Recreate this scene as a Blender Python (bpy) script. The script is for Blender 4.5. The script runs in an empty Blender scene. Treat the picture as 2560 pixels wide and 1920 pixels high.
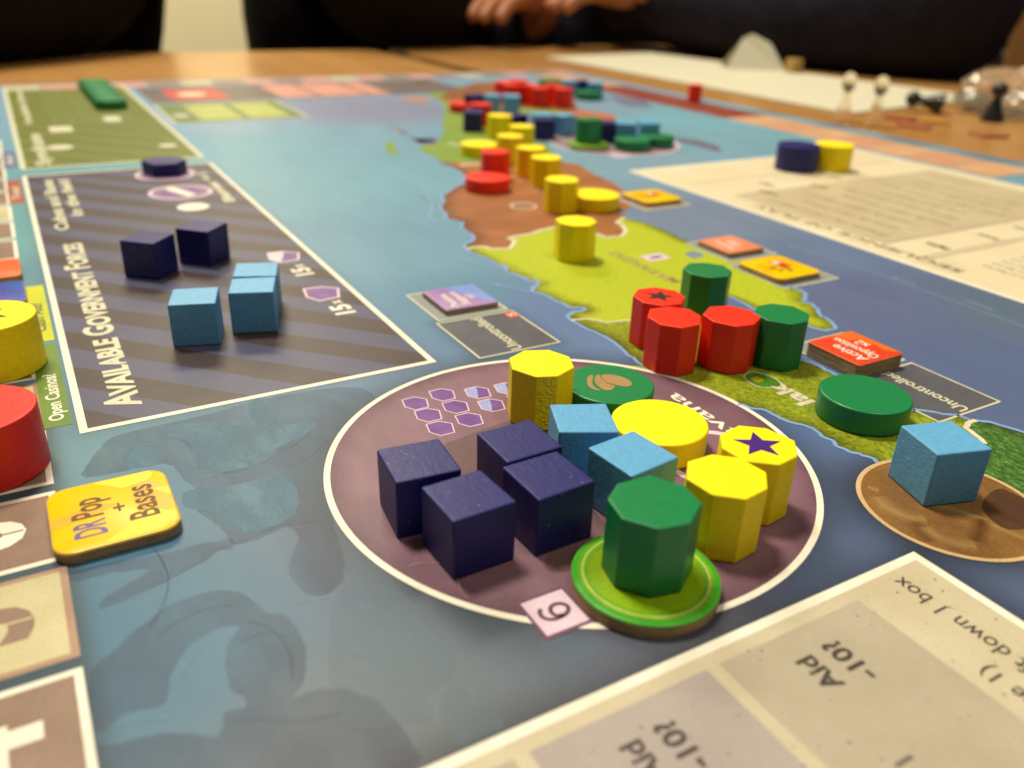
import bpy, bmesh, math, random
import numpy as np
from mathutils import Vector, Matrix
from mathutils.geometry import tessellate_polygon
random.seed(7)
C = bpy.context.scene.collection
U = 0.01                      # every length below is in centimetres
sc = bpy.context.scene

# ------------------------------------------------------------------ camera
FPX, PITCH, ROLL, CAMH, YAW = 2097.63, 0.45775, 0.035685, 7.6763, 0.536036
def _toworld(x, y, z): return Vector((x*math.cos(YAW)+y*math.sin(YAW), -x*math.sin(YAW)+y*math.cos(YAW), z))
_f = _toworld(0, math.cos(PITCH), -math.sin(PITCH))
_r0 = _toworld(1, 0, 0); _u0 = _toworld(0, math.sin(PITCH), math.cos(PITCH))
_r = _r0*math.cos(ROLL)+_u0*math.sin(ROLL); _u = -_r0*math.sin(ROLL)+_u0*math.cos(ROLL)
cam_d = bpy.data.cameras.new("camera"); cam = bpy.data.objects.new("camera", cam_d); C.objects.link(cam)
m = Matrix((( _r.x,_u.x,-_f.x,0),(_r.y,_u.y,-_f.y,0),(_r.z,_u.z,-_f.z,CAMH*U),(0,0,0,1)))
cam.matrix_world = m
cam_d.sensor_width = 36; cam_d.lens = FPX/2560*36; cam_d.clip_start = 0.005; cam_d.clip_end = 50
cam_d.dof.use_dof = True; cam_d.dof.focus_distance = 0.150; cam_d.dof.aperture_fstop = 15.5
sc.camera = cam
def at(px, py, z=0.0):
    """a point of the photograph (2560 px wide) taken to the level z above the board, in cm"""
    d = _f+_r*((px-1280)/FPX)-_u*((py-960)/FPX)
    t = (z-CAMH)/d.z
    return (d.x*t, d.y*t)
def depth_at(px, py, v):
    d = _f+_r*((px-1280)/FPX)-_u*((py-960)/FPX); t = v/d.y
    return (d.x*t, d.y*t, CAMH+d.z*t)

# ------------------------------------------------------------------ world, lamps, exposure
w = bpy.data.worlds.new("World"); sc.world = w; w.use_nodes = True
w.node_tree.nodes["Background"].inputs[0].default_value = (1.0, 0.84, 0.60, 1)
w.node_tree.nodes["Background"].inputs[1].default_value = 0.16
def area(name, loc, size, power, col, target):
    d = bpy.data.lights.new(name, 'AREA'); d.shape = 'DISK'; d.size = size; d.energy = power; d.color = col
    o = bpy.data.objects.new(name, d); C.objects.link(o); o.location = Vector(loc)*U
    o.rotation_euler = (Vector(target)-Vector(loc)).to_track_quat('-Z', 'Y').to_euler()
    return o
WARM = (1.0, 0.90, 0.70)
area("ceiling_lamp_light", (-12, 106, 230), 0.45, 98, WARM, (6, 14, 0))
area("ceiling_lamp_light.001", (52, -42, 200), 0.6, 21, WARM, (8, 14, 0))
area("added_wall_light", (40, 200, 150), 0.8, 75.0, WARM, (30, 240, 20))  # added fill, not a lamp of the room: brightens the back wall
sc.view_settings.view_transform = 'Standard'; sc.view_settings.look = 'None'; sc.view_settings.gamma = 1
sc.view_settings.exposure = -0.48
sc.render.engine = 'CYCLES'; sc.cycles.use_denoising = True
sc.cycles.max_bounces = 8; sc.cycles.transparent_max_bounces = 16

# ------------------------------------------------------------------ colour and materials
def lin(c): c /= 255.0; return c/12.92 if c <= 0.04045 else ((c+0.055)/1.055)**2.4
def pc(r, g, b, k=0.8):
    """colour of a print as the photograph shows it, freed of the warm lamp light"""
    return (min(lin(r)*k/1.0, .9), min(lin(g)*k/0.95, .9), min(lin(b)*k/0.78, .9))
_m = {}
def nmat(name):
    mt = bpy.data.materials.new(name); mt.use_nodes = True
    return mt, mt.node_tree.nodes, mt.node_tree.links, mt.node_tree.nodes["Principled BSDF"]
def mixc(N, L, a, b, fac, blend='MIX'):
    n = N.new('ShaderNodeMix'); n.data_type = 'RGBA'; n.blend_type = blend
    for sock, v in ((n.inputs[6], a), (n.inputs[7], b), (n.inputs[0], fac)):
        if hasattr(v, 'links') or hasattr(v, 'is_linked'): L.new(v, sock)
        else: sock.default_value = (*v, 1) if isinstance(v, tuple) else v
    return n.outputs[2]
def noise(N, L, scale, detail=4, rough=.55, vec=None, stretch=None, rot=0, dist=0):
    n = N.new('ShaderNodeTexNoise'); n.inputs['Scale'].default_value = scale; n.inputs['Detail'].default_value = detail
    n.inputs['Roughness'].default_value = rough; n.inputs['Distortion'].default_value = dist
    tc = N.new('ShaderNodeTexCoord')
    oi = N.new('ShaderNodeObjectInfo'); vm = N.new('ShaderNodeVectorMath'); vm.operation = 'MULTIPLY_ADD'; vm.inputs[1].default_value = (3.7, 5.3, 2.9)
    L.new(oi.outputs['Location'], vm.inputs[0]); L.new(tc.outputs['Object'], vm.inputs[2])
    mp = N.new('ShaderNodeMapping'); L.new(vm.outputs[0], mp.inputs['Vector'])
    if stretch: mp.inputs['Scale'].default_value = stretch
    mp.inputs['Rotation'].default_value = (0, 0, rot)
    L.new(mp.outputs[0], n.inputs['Vector'])
    return n.outputs['Fac']
def ramp(N, L, fac, lo, hi):
    n = N.new('ShaderNodeMapRange'); L.new(fac, n.inputs[0]); n.inputs[1].default_value = lo; n.inputs[2].default_value = hi
    n.clamp = True
    return n.outputs[0]
def linen(N, L, B, strength=.25):
    """fine linen pressed into board and cards"""
    tc = N.new('ShaderNodeTexCoord'); outs = []
    for ax in ('X', 'Y'):
        wv = N.new('ShaderNodeTexWave'); wv.bands_direction = ax; wv.inputs['Scale'].default_value = 900
        wv.inputs['Distortion'].default_value = 3.0; wv.inputs['Detail'].default_value = 1
        L.new(tc.outputs['Object'], wv.inputs['Vector']); outs.append(wv.outputs['Fac'])
    ad = N.new('ShaderNodeMath'); ad.operation = 'ADD'; L.new(outs[0], ad.inputs[0]); L.new(outs[1], ad.inputs[1])
    b = N.new('ShaderNodeBump'); b.inputs['Strength'].default_value = strength; b.inputs['Distance'].default_value = 0.000012
    L.new(ad.outputs[0], b.inputs['Height']); L.new(b.outputs[0], B.inputs['Normal'])
def printed(name, col, col2=None, scale=60, lo=.35, hi=.65, rough=.42, attr=None, mottle=.12, stretch=None, rot=0, weave=.35):
    if name in _m: return _m[name]
    mt, N, L, B = nmat(name)
    col2 = col2 or tuple(c*.8 for c in col)
    c = mixc(N, L, col, col2, ramp(N, L, noise(N, L, scale, 5, .6, stretch=stretch, rot=rot), lo, hi))
    g = ramp(N, L, noise(N, L, 2500, 2), .3, .7)
    c = mixc(N, L, c, (0.5-mottle*.5,)*3, 1.0, 'MIX') if False else c
    m2 = N.new('ShaderNodeMapRange'); L.new(g, m2.inputs[0]); m2.inputs[3].default_value = 1-mottle; m2.inputs[4].default_value = 1+mottle
    mul = N.new('ShaderNodeMix'); mul.data_type = 'RGBA'; mul.blend_type = 'MULTIPLY'; mul.inputs[0].default_value = 1
    cmb = N.new('ShaderNodeCombineColor')
    for i in range(3): L.new(m2.outputs[0], cmb.inputs[i])
    L.new(c, mul.inputs[6]); L.new(cmb.outputs[0], mul.inputs[7]); L.new(mul.outputs[2], B.inputs['Base Color'])
    B.inputs['Roughness'].default_value = rough
    B.inputs['Specular IOR Level'].default_value = .25
    linen(N, L, B, weave)
    _m[name] = mt; return mt
def attr_print(name):
    """board ink whose hue is stored point by point (the sea), with grain on top"""
    mt, N, L, B = nmat(name)
    a = N.new('ShaderNodeAttribute'); a.attribute_name = 'ink'
    f = ramp(N, L, noise(N, L, 70, 6, .65, stretch=(1, .35, 1), rot=.6), .3, .75)
    c = mixc(N, L, a.outputs['Color'], (.82, .84, .86), f, 'MULTIPLY')
    g = ramp(N, L, noise(N, L, 2200, 2), .3, .7)
    c = mixc(N, L, c, (1.12, 1.12, 1.12), g, 'MULTIPLY')
    L.new(c, B.inputs['Base Color']); B.inputs['Roughness'].default_value = .40; B.inputs['Specular IOR Level'].default_value = .25
    linen(N, L, B, .45)
    return mt
def fade_mat(name, col, alpha=1.0):
    """soft printed shade: ink whose cover falls off with the stored value"""
    if name in _m: return _m[name]
    mt, N, L, B = nmat(name)
    a = N.new('ShaderNodeAttribute'); a.attribute_name = 'cover'
    p = N.new('ShaderNodeMath'); p.operation = 'POWER'; L.new(a.outputs['Fac'], p.inputs[0]); p.inputs[1].default_value = 1.5
    q = N.new('ShaderNodeMath'); q.operation = 'MULTIPLY'; L.new(p.outputs[0], q.inputs[0]); q.inputs[1].default_value = alpha
    nz = N.new('ShaderNodeMapRange'); L.new(noise(N, L, 130, 6, .65, stretch=(1, .4, 1), rot=.5), nz.inputs[0]); nz.inputs[1].default_value = .3; nz.inputs[2].default_value = .7; nz.inputs[3].default_value = .35; nz.inputs[4].default_value = 1.1
    q2 = N.new('ShaderNodeMath'); q2.operation = 'MULTIPLY'; L.new(q.outputs[0], q2.inputs[0]); L.new(nz.outputs[0], q2.inputs[1]); L.new(q2.outputs[0], B.inputs['Alpha']); B.inputs['Base Color'].default_value = (*col, 1); B.inputs['Roughness'].default_value = .42
    B.inputs['Specular IOR Level'].default_value = .25
    linen(N, L, B, .3)
    _m[name] = mt; return mt
def flat(name, col, rough=.5, spec=.5, metal=0):
    if name in _m: return _m[name]
    mt, N, L, B = nmat(name)
    f = ramp(N, L, noise(N, L, 300, 3), .3, .7)
    L.new(mixc(N, L, col, tuple(c*.88 for c in col), f), B.inputs['Base Color'])
    B.inputs['Roughness'].default_value = rough; B.inputs['Specular IOR Level'].default_value = spec; B.inputs['Metallic'].default_value = metal
    _m[name] = mt; return mt
def paint(name, col, rough=.38, grain=.35, speck=0.0, wrinkle=False, coat=.12, worn=.0):
    """painted wood: grain, pits and specks showing through the paint"""
    if name in _m: return _m[name]
    mt, N, L, B = nmat(name)
    f = ramp(N, L, noise(N, L, 900, 4, .65), .3, .7)
    c = mixc(N, L, col, tuple(x*.86 for x in col), f)
    if speck:
        v = N.new('ShaderNodeTexVoronoi'); v.inputs['Scale'].default_value = 1500
        tc = N.new('ShaderNodeTexCoord'); oi = N.new('ShaderNodeObjectInfo'); vm = N.new('ShaderNodeVectorMath'); vm.operation = 'MULTIPLY_ADD'; vm.inputs[1].default_value = (3.7, 5.3, 2.9)
        L.new(oi.outputs['Location'], vm.inputs[0]); L.new(tc.outputs['Object'], vm.inputs[2]); L.new(vm.outputs[0], v.inputs['Vector'])
        lt = N.new('ShaderNodeMath'); lt.operation = 'LESS_THAN'; L.new(v.outputs['Distance'], lt.inputs[0]); lt.inputs[1].default_value = .17
        rn = N.new('ShaderNodeSeparateColor'); L.new(v.outputs['Color'], rn.inputs[0])
        gt = N.new('ShaderNodeMath'); gt.operation = 'LESS_THAN'; L.new(rn.outputs[0], gt.inputs[0]); gt.inputs[1].default_value = speck
        mu = N.new('ShaderNodeMath'); mu.operation = 'MULTIPLY'; L.new(lt.outputs[0], mu.inputs[0]); L.new(gt.outputs[0], mu.inputs[1])
        c = mixc(N, L, c, (.26, .25, .30), mu.outputs[0])
    L.new(c, B.inputs['Base Color'])
    rr = N.new('ShaderNodeMapRange'); L.new(noise(N, L, 700, 3), rr.inputs[0]); rr.inputs[3].default_value = rough-.08; rr.inputs[4].default_value = rough+.14
    L.new(rr.outputs[0], B.inputs['Roughness'])
    B.inputs['Coat Weight'].default_value = coat; B.inputs['Coat Roughness'].default_value = .3; B.inputs['Specular IOR Level'].default_value = .28
    h1 = noise(N, L, 1900, 3, .6, stretch=(1, .35, .8), rot=.5); h2 = noise(N, L, 700, 3, .5)
    ad = N.new('ShaderNodeMath'); ad.operation = 'MULTIPLY_ADD'; L.new(h2, ad.inputs[0]); ad.inputs[1].default_value = .8; L.new(h1, ad.inputs[2])
    b = N.new('ShaderNodeBump'); b.inputs['Strength'].default_value = grain; b.inputs['Distance'].default_value = .00010
    L.new(ad.outputs[0], b.inputs['Height'])
    if wrinkle:
        h3 = noise(N, L, 620, 2, .45, stretch=(1, 1, 1.5), rot=.4, dist=1.6)
        b2 = N.new('ShaderNodeBump'); b2.inputs['Strength'].default_value = 1.0; b2.inputs['Distance'].default_value = .00045
        L.new(h3, b2.inputs['Height']); L.new(b.outputs[0], b2.inputs['Normal']); b = b2
    L.new(b.outputs[0], B.inputs['Normal'])
    _m[name] = mt; return mt
def cardboard():
    mt, N, L, B = nmat('raw cardboard edge')
    f = ramp(N, L, noise(N, L, 900, 5, .7, stretch=(.35, .35, 6)), .35, .65)
    L.new(mixc(N, L, (.52, .37, .19), (.24, .15, .07), f), B.inputs['Base Color']); B.inputs['Roughness'].default_value = .85
    b = N.new('ShaderNodeBump'); b.inputs['Strength'].default_value = .9; b.inputs['Distance'].default_value = .0003
    L.new(noise(N, L, 1300, 4, .7, stretch=(.4, .4, 5)), b.inputs['Height']); L.new(b.outputs[0], B.inputs['Normal'])
    return mt
def wood_table():
    mt, N, L, B = nmat('beech table top')
    f = ramp(N, L, noise(N, L, 18, 6, .6, stretch=(1, .09, 1)), .3, .7)
    L.new(mixc(N, L, (.47, .245, .075), (.36, .175, .05), f), B.inputs['Base Color'])
    B.inputs['Roughness'].default_value = .24
    return mt

# ------------------------------------------------------------------ mesh helpers
def tag(o, label=None, cat=None, group=None, kind=None):
    if label: o['label'] = label
    if cat: o['category'] = cat
    if group: o['group'] = group
    if kind: o['kind'] = kind
    return o
def link(name, me, mats, parent=None, loc=None, rz=0, smooth=False):
    o = bpy.data.objects.new(name, me); C.objects.link(o)
    for mt in (mats if isinstance(mats, (list, tuple)) else [mats]): me.materials.append(mt)
    if parent: o.parent = parent
    if loc is not None: o.location = Vector(loc)*U
    o.rotation_euler = (0, 0, rz)
    if smooth: me.polygons.foreach_set('use_smooth', [True]*len(me.polygons))
    return o
def mesh(name, vs, fs, mats, parent=None, **k):
    me = bpy.data.meshes.new(name); me.from_pydata([(x*U, y*U, z*U) for x, y, z in vs], [], fs); me.update()
    return link(name, me, mats, parent, **k)
def empty(name, loc=(0, 0, 0), rz=0):
    o = bpy.data.objects.new(name, None); C.objects.link(o); o.location = Vector(loc)*U; o.rotation_euler = (0, 0, rz)
    o.empty_display_size = .01
    return o
def bm_obj(name, bm, mats, parent=None, **k):
    me = bpy.data.meshes.new(name); bm.to_mesh(me); bm.free(); return link(name, me, mats, parent, **k)
def poly(name, pts, z, mt, parent, holes=()):
    loops = [[Vector((p[0], p[1], 0)) for p in l] for l in [pts, *holes]]
    tris = tessellate_polygon(loops); flatp = [p for l in loops for p in l]
    fs = []
    for t in tris:
        a, b, c = (flatp[i] for i in t)
        fs.append(t if (b-a).cross(c-a).z > 0 else t[::-1])
    return mesh(name, [(p.x, p.y, z) for p in flatp], fs, mt, parent)
def rect(u0, v0, u1, v1): return [(u0, v0), (u1, v0), (u1, v1), (u0, v1)]
def frame(name, u0, v0, u1, v1, wd, z, mt, parent):
    o = rect(u0, v0, u1, v1); i = rect(u0+wd, v0+wd, u1-wd, v1-wd)
    return mesh(name, [(*p, z) for p in o+i], [(k, (k+1) % 4, 4+(k+1) % 4, 4+k) for k in range(4)], mt, parent)
def circ(u, v, r, n=96, ph=0): return [(u+r*math.cos(ph+2*math.pi*k/n), v+r*math.sin(ph+2*math.pi*k/n)) for k in range(n)]
def ring(name, u, v, r0, r1, z, mt, parent, n=128):
    a = circ(u, v, r0, n); b = circ(u, v, r1, n)
    return mesh(name, [(*p, z) for p in a+b], [(k, n+k, n+(k+1) % n, (k+1) % n) for k in range(n)], mt, parent)
def ribbon(name, pts, wd, z, mt, parent, closed=False):
    P = [Vector(p) for p in pts]; n = len(P); vs = []; fs = []
    for i, p in enumerate(P):
        a = P[(i-1) % n] if closed or i else P[i]; b = P[(i+1) % n] if closed or i < n-1 else P[i]
        t = (b-a).normalized() if (b-a).length > 1e-9 else Vector((1, 0)); q = Vector((-t.y, t.x))*wd/2
        vs += [(p.x+q.x, p.y+q.y, z), (p.x-q.x, p.y-q.y, z)]
    for i in range(n if closed else n-1):
        j = (i+1) % n; fs.append((2*i, 2*i+1, 2*j+1, 2*j))
    return mesh(name, vs, fs, mt, parent)
def fadestrip(name, pts, wd, z, mt, parent, closed=True, side=1):
    """band along a line whose stored cover falls from 1 on the line to 0 at its far side"""
    P = [Vector(p) for p in pts]; n = len(P); vs = []; cv = []; fs = []
    for i, p in enumerate(P):
        a = P[(i-1) % n] if closed or i else P[i]; b = P[(i+1) % n] if closed or i < n-1 else P[i]
        t = (b-a).normalized() if (b-a).length > 1e-9 else Vector((1, 0)); q = Vector((t.y, -t.x))*wd*side
        for k in range(4): vs.append((p.x+q.x*k/3, p.y+q.y*k/3, z)); cv.append(1-k/3)
    for i in range(n if closed else n-1):
        j = (i+1) % n
        for k in range(3): fs.append((4*i+k, 4*i+k+1, 4*j+k+1, 4*j+k))
    o = mesh(name, vs, fs, mt, parent)
    at_ = o.data.attributes.new('cover', 'FLOAT', 'POINT'); at_.data.foreach_set('value', cv)
    return o
def dense(pts, step=.5):
    out = []
    for i, p in enumerate(pts):
        q = pts[(i+1) % len(pts)]; n = max(1, int(math.dist(p, q)/step))
        out += [(p[0]+(q[0]-p[0])*k/n, p[1]+(q[1]-p[1])*k/n) for k in range(n)]
    return out
def smooth(pts, closed=False, n=6):
    """Catmull-Rom through the points"""
    P = [Vector(p) for p in pts]; out = []; N_ = len(P)
    rng = range(N_ if closed else N_-1)
    for i in rng:
        p0 = P[(i-1) % N_] if closed or i else P[0]; p1 = P[i]; p2 = P[(i+1) % N_]; p3 = P[(i+2) % N_] if closed or i+2 < N_ else P[-1]
        for k in range(n):
            t = k/n; out.append(tuple(.5*((2*p1)+(-p0+p2)*t+(2*p0-5*p1+4*p2-p3)*t*t+(-p0+3*p1-3*p2+p3)*t**3)))
    if not closed: out.append(tuple(P[-1]))
    return out
def coast(pts, amp=.05, it=2, seed=1):
    rnd = random.Random(seed); P = [tuple(p) for p in pts]
    for _ in range(it):
        Q = []
        for i, p in enumerate(P[:-1]):
            q = P[i+1]; L_ = math.dist(p, q); Q.append(p)
            if L_ > .12:
                nx, ny = -(q[1]-p[1])/L_, (q[0]-p[0])/L_; a = rnd.uniform(-1, 1)*min(amp, L_*.22)
                Q.append(((p[0]+q[0])/2+nx*a, (p[1]+q[1])/2+ny*a))
        Q.append(P[-1]); P = Q; amp *= .6
    return P
CAP = None
def _textmesh(s, bold, smallcaps=False):
    cu = bpy.data.curves.new('lettering', 'FONT'); cu.body = s; cu.size = 1; cu.offset = bold; cu.resolution_u = 3
    if smallcaps:
        cu.small_caps_scale = .78
        for f_, ch in zip(cu.body_format, s): f_.use_small_caps = True
    o = bpy.data.objects.new('lettering', cu); C.objects.link(o)
    bpy.context.view_layer.update()
    me = bpy.data.meshes.new_from_object(o.evaluated_get(bpy.context.evaluated_depsgraph_get()))
    bpy.data.objects.remove(o); bpy.data.curves.remove(cu)
    return me
def text(s, ub, v0, v1, h, z, mt, parent, bold=.02, rot=90, name='lettering', smallcaps=False, local=None):
    """lettering whose baseline starts at (ub, v0); rot 90 = reads away from the near edge with its tops to the left"""
    global CAP
    if CAP is None:
        t = _textmesh('H', 0); CAP = max(v.co.y for v in t.vertices); bpy.data.meshes.remove(t)
    me = _textmesh(s, bold, smallcaps)
    xs = [v.co.x for v in me.vertices]; x0, x1 = min(xs), max(xs)
    sx = abs(v1-v0)/(x1-x0); sy = h/CAP; a = math.radians(rot); ca, sa = math.cos(a), math.sin(a)
    for v in me.vertices:
        x = (v.co.x-x0)*sx; y = v.co.y*sy
        v.co = ((ub+x*ca-y*sa)*U, (v0+x*sa+y*ca)*U, z*U)
    me.update()
    return link(name, me, mt, parent)

# ------------------------------------------------------------------ room, tables
def box(name, lo, hi, mt, parent=None, bev=0.0, seg=2):
    bm = bmesh.new(); bmesh.ops.create_cube(bm, size=1)
    for v in bm.verts: v.co = Vector([(lo[i]+hi[i])/2+v.co[i]*(hi[i]-lo[i]) for i in range(3)])*U
    if bev: bmesh.ops.bevel(bm, geom=bm.edges[:], offset=bev*U, segments=seg, affect='EDGES', profile=.6)
    return bm_obj(name, bm, mt, parent)
wallm = flat('warm beige wall paint', (.62, .56, .36), .8)
floorm = flat('dark brown floor', (.10, .06, .035), .6)
tag(mesh('back_wall', [(-300, 270, -75), (400, 270, -75), (400, 270, 230), (-300, 270, 230)], [(0, 1, 2, 3)], wallm), kind='structure')
tag(mesh('floor', [(-300, -150, -75), (400, -150, -75), (400, 270, -75), (-300, 270, -75)], [(0, 1, 2, 3)], floorm), kind='structure')
wood = wood_table()
def table(u0, v0, u1, v1, label, name='table'):
    t = empty(name, ((u0+u1)/2, (v0+v1)/2, -75)); cx, cy = (u0+u1)/2, (v0+v1)/2
    tag(t, label, 'table', 'tables pushed together under the game')
    box('tabletop', (u0-cx, v0-cy, 72.3), (u1-cx, v1-cy, 74.75), wood, t, .25)
    for a in (u0+5, u1-5):
        for b in (v0+5, v1-5): box('leg', (a-2-cx, b-2-cy, 0), (a+2-cx, b+2-cy, 72.28), wood, t)
    return t
table(-60, -40, 34.6, 89.5, 'light brown wooden table carrying the left of the game board')
table(37.0, -40, 79, 91.0, 'light brown wooden table carrying the white papers and the right of the board')

# ------------------------------------------------------------------ the game board
board = tag(empty('game_board'), 'large printed game board with an island map, purple city circle and boxed tracks', 'game board')
white = printed('cream white ink', pc(250, 240, 208), pc(240, 228, 192), 120, mottle=.05)
ink = flat('dark brown ink', (.055, .04, .035), .45)
paleink = printed('pale cream ink', pc(225, 218, 175), pc(212, 204, 160), 120, mottle=.05)
box('board_core', (-14, -10, -.25), (42.85, 65.4, -.02), flat('grey board edge', (.25, .2, .15), .8), board)
# sea: hue changes over the print
uu = np.unique(np.concatenate([np.arange(-14, -2, .5), np.arange(-2, 18, .11), np.arange(18, 42.7, .4), [42.85]]))
vv = np.unique(np.concatenate([np.arange(-10, 2, .6), np.arange(2, 21, .11), np.arange(21, 65.3, .4), [65.4]]))
GU, GV = np.meshgrid(uu, vv, indexing='ij')
anchors = [  # u, v, shown colour, reach
    (1.5, 13.2, (72, 116, 134), 3), (0.5, 9, (66, 112, 130), 3), (2.5, 6.5, (108, 114, 114), 3), (3.5, 9.5, (82, 98, 114), 3),
    (8, 15.5, (100, 130, 152), 3), (8.5, 18, (96, 138, 154), 3), (10, 24, (112, 152, 164), 5), (12, 32, (116, 162, 170), 6),
    (9, 40, (112, 160, 170), 6), (9, 47, (130, 162, 176), 5), (18, 48, (132, 132, 150), 5), (16, 40, (118, 156, 168), 6), (11, 16, (104, 124, 158), 3),
    (10, 6.6, (92, 108, 134), 3), (13, 4, (92, 104, 128), 3), (6, 5.9, (108, 112, 122), 2), (11.6, 10, (100, 124, 160), 2),
    (18, 9, (92, 106, 134), 4), (19, 14, (100, 108, 136), 4), (21.5, 17, (106, 122, 146), 3), (22, 11, (96, 112, 124), 3), (21, 22, (120, 134, 150), 4),
    (26, 30, (132, 160, 168), 5), (30, 34, (122, 164, 168), 6), (36, 40, (120, 170, 176), 6), (32, 46, (128, 152, 164), 5), (30, 30, (122, 162, 172), 5),
    (-.3, 30, (104, 160, 152), 4), (-.3, 22, (96, 140, 146), 4), (3, 38, (96, 158, 154), 4), (0, 14, (100, 140, 142), 2), (42.6, 30, (96, 132, 140), 1), (42.6, 25, (96, 132, 140), 1), (42.6, 35, (96, 132, 140), 1), (42.6, 40, (96, 132, 140), 1)]
num = np.zeros(GU.shape+(3,)); den = np.zeros(GU.shape)
for a, b, c, rch in anchors:
    d2 = ((GU-a)**2+(GV-b)**2)/rch**2; wt = 1/(d2+.15)**2; den += wt
    num += wt[..., None]*np.array(pc(*c, .78))
col = num/den[..., None]
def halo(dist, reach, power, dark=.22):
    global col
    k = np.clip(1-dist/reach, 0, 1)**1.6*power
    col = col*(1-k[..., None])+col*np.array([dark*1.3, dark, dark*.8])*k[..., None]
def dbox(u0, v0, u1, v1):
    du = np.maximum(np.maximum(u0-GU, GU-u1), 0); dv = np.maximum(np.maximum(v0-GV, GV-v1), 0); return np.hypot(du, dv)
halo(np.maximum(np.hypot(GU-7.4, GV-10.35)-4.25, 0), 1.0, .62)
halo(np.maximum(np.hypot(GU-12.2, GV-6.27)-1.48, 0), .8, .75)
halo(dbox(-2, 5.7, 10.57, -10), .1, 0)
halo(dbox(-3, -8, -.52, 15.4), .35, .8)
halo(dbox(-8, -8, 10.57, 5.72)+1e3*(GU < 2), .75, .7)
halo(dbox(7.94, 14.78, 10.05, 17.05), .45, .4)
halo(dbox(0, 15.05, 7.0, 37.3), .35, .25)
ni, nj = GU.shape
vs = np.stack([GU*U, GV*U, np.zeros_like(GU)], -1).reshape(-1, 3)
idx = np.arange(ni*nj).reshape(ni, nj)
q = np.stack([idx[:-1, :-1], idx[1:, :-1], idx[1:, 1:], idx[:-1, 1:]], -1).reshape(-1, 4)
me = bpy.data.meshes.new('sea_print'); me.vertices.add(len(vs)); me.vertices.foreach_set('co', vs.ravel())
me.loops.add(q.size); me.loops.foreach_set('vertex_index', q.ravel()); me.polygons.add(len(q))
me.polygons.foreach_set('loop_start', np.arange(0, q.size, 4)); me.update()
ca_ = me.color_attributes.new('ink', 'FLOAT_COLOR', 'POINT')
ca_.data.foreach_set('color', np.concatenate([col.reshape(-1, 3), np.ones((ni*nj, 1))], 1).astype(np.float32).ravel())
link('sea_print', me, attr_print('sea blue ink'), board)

# faint figures printed into the sea
def fig_mat(name, col, a):
    mt = fade_mat(name, col, a); return mt
def figure(pts, z, mt):
    P_ = smooth(pts, True, 3); o = poly('figure_print', coast(P_+[P_[0]], .022, 1, len(pts))[:-1], z, mt, board)
    a = o.data.attributes.new('cover', 'FLOAT', 'POINT'); a.data.foreach_set('value', [1.0]*len(o.data.vertices))
D_ = lambda l: [at(x*.3888, 640+y*.3888) for x, y in l]
G_ = lambda l: [at(x*.3888, 1280+y*.3888) for x, y in l]
H_ = lambda l: [at(850+x*.3888, 1280+y*.3888) for x, y in l]
fg = fig_mat('grey figure ink', pc(84, 84, 98, .72), .34)
fb = fig_mat('light blue figure ink', pc(124, 146, 150, .78), .30)
X_ = lambda l: [at(x*.66, 825+y*.66) for x, y in l]
fs_ = fig_mat('teal figure ink', pc(84, 126, 140, .78), .85)
figure(X_([(325, 560), (345, 490), (420, 410), (540, 375), (700, 340), (860, 300), (1000, 262), (1300, 215), (1420, 260), (1330, 420), (1255, 560), (1255, 700), (1300, 860), (1290, 960), (1200, 1010), (1120, 960), (1090, 890), (1130, 800), (1090, 745), (960, 800), (880, 810), (830, 740), (740, 680), (740, 610), (690, 560), (620, 505)]), .0015, fg)
for k, l in enumerate([[(480, 520), (500, 450), (560, 420), (600, 450), (590, 510), (540, 520)],
    [(615, 392), (700, 352), (830, 352), (1000, 366), (1200, 348), (1150, 400), (1060, 440), (1000, 500), (900, 530), (770, 530), (745, 470), (690, 425)],
    [(690, 620), (770, 595), (880, 590), (1000, 560), (1090, 562), (1130, 620), (1120, 690), (1040, 742), (920, 765), (850, 720), (780, 685), (700, 670)],
    [(940, 275), (1000, 262), (1050, 350), (970, 356)]]):
    figure(X_(l), .0022+.0002*k, fs_)
for k, l in enumerate([
    [(470, 390), (700, 330), (1100, 260), (1250, 210), (1400, 190), (1500, 170), (1490, 240), (1400, 250), (1300, 330), (1100, 430), (700, 610), (640, 600), (700, 530), (960, 385), (840, 375), (600, 420), (470, 450)],
    [(590, 1020), (740, 885), (830, 790), (950, 700), (1080, 600), (1250, 540), (1400, 505), (1550, 520), (1650, 590), (1720, 650), (1820, 660), (1870, 700), (1940, 800), (1970, 950), (1950, 1100), (1880, 1200), (2100, 1130), (2350, 1180), (2500, 1300), (2600, 1700), (620, 1700), (640, 1500), (700, 1500), (1100, 1420), (1400, 1440), (1440, 1290), (1580, 1262), (1570, 1190), (1490, 1150), (1450, 1000), (1470, 850), (1540, 740), (1400, 752), (1200, 880), (1100, 1050), (1075, 1200), (1000, 1260), (800, 1300), (640, 1420), (570, 1200)],
]):
    figure(G_(l), .0028+.0004*k, fg)
for k, l in enumerate([
    [(-60, 640), (60, 420), (100, 380), (160, 520), (330, 500), (440, 560), (640, 720), (740, 860), (740, 1000), (690, 1100), (560, 1190), (600, 1330), (400, 1360), (100, 1400), (-60, 1250)],
    [(650, 1180), (730, 1130), (810, 1140), (850, 1230), (940, 1260), (1060, 1380), (900, 1450), (740, 1500), (670, 1400)],
    [(40, 200), (150, 330), (320, 430), (360, 560), (250, 600), (150, 480)],
    [(1280, 830), (1500, 800), (1700, 830), (1500, 1000), (1380, 960)]]):
    figure(H_(l), .0048+.0004*k, fb)

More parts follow.
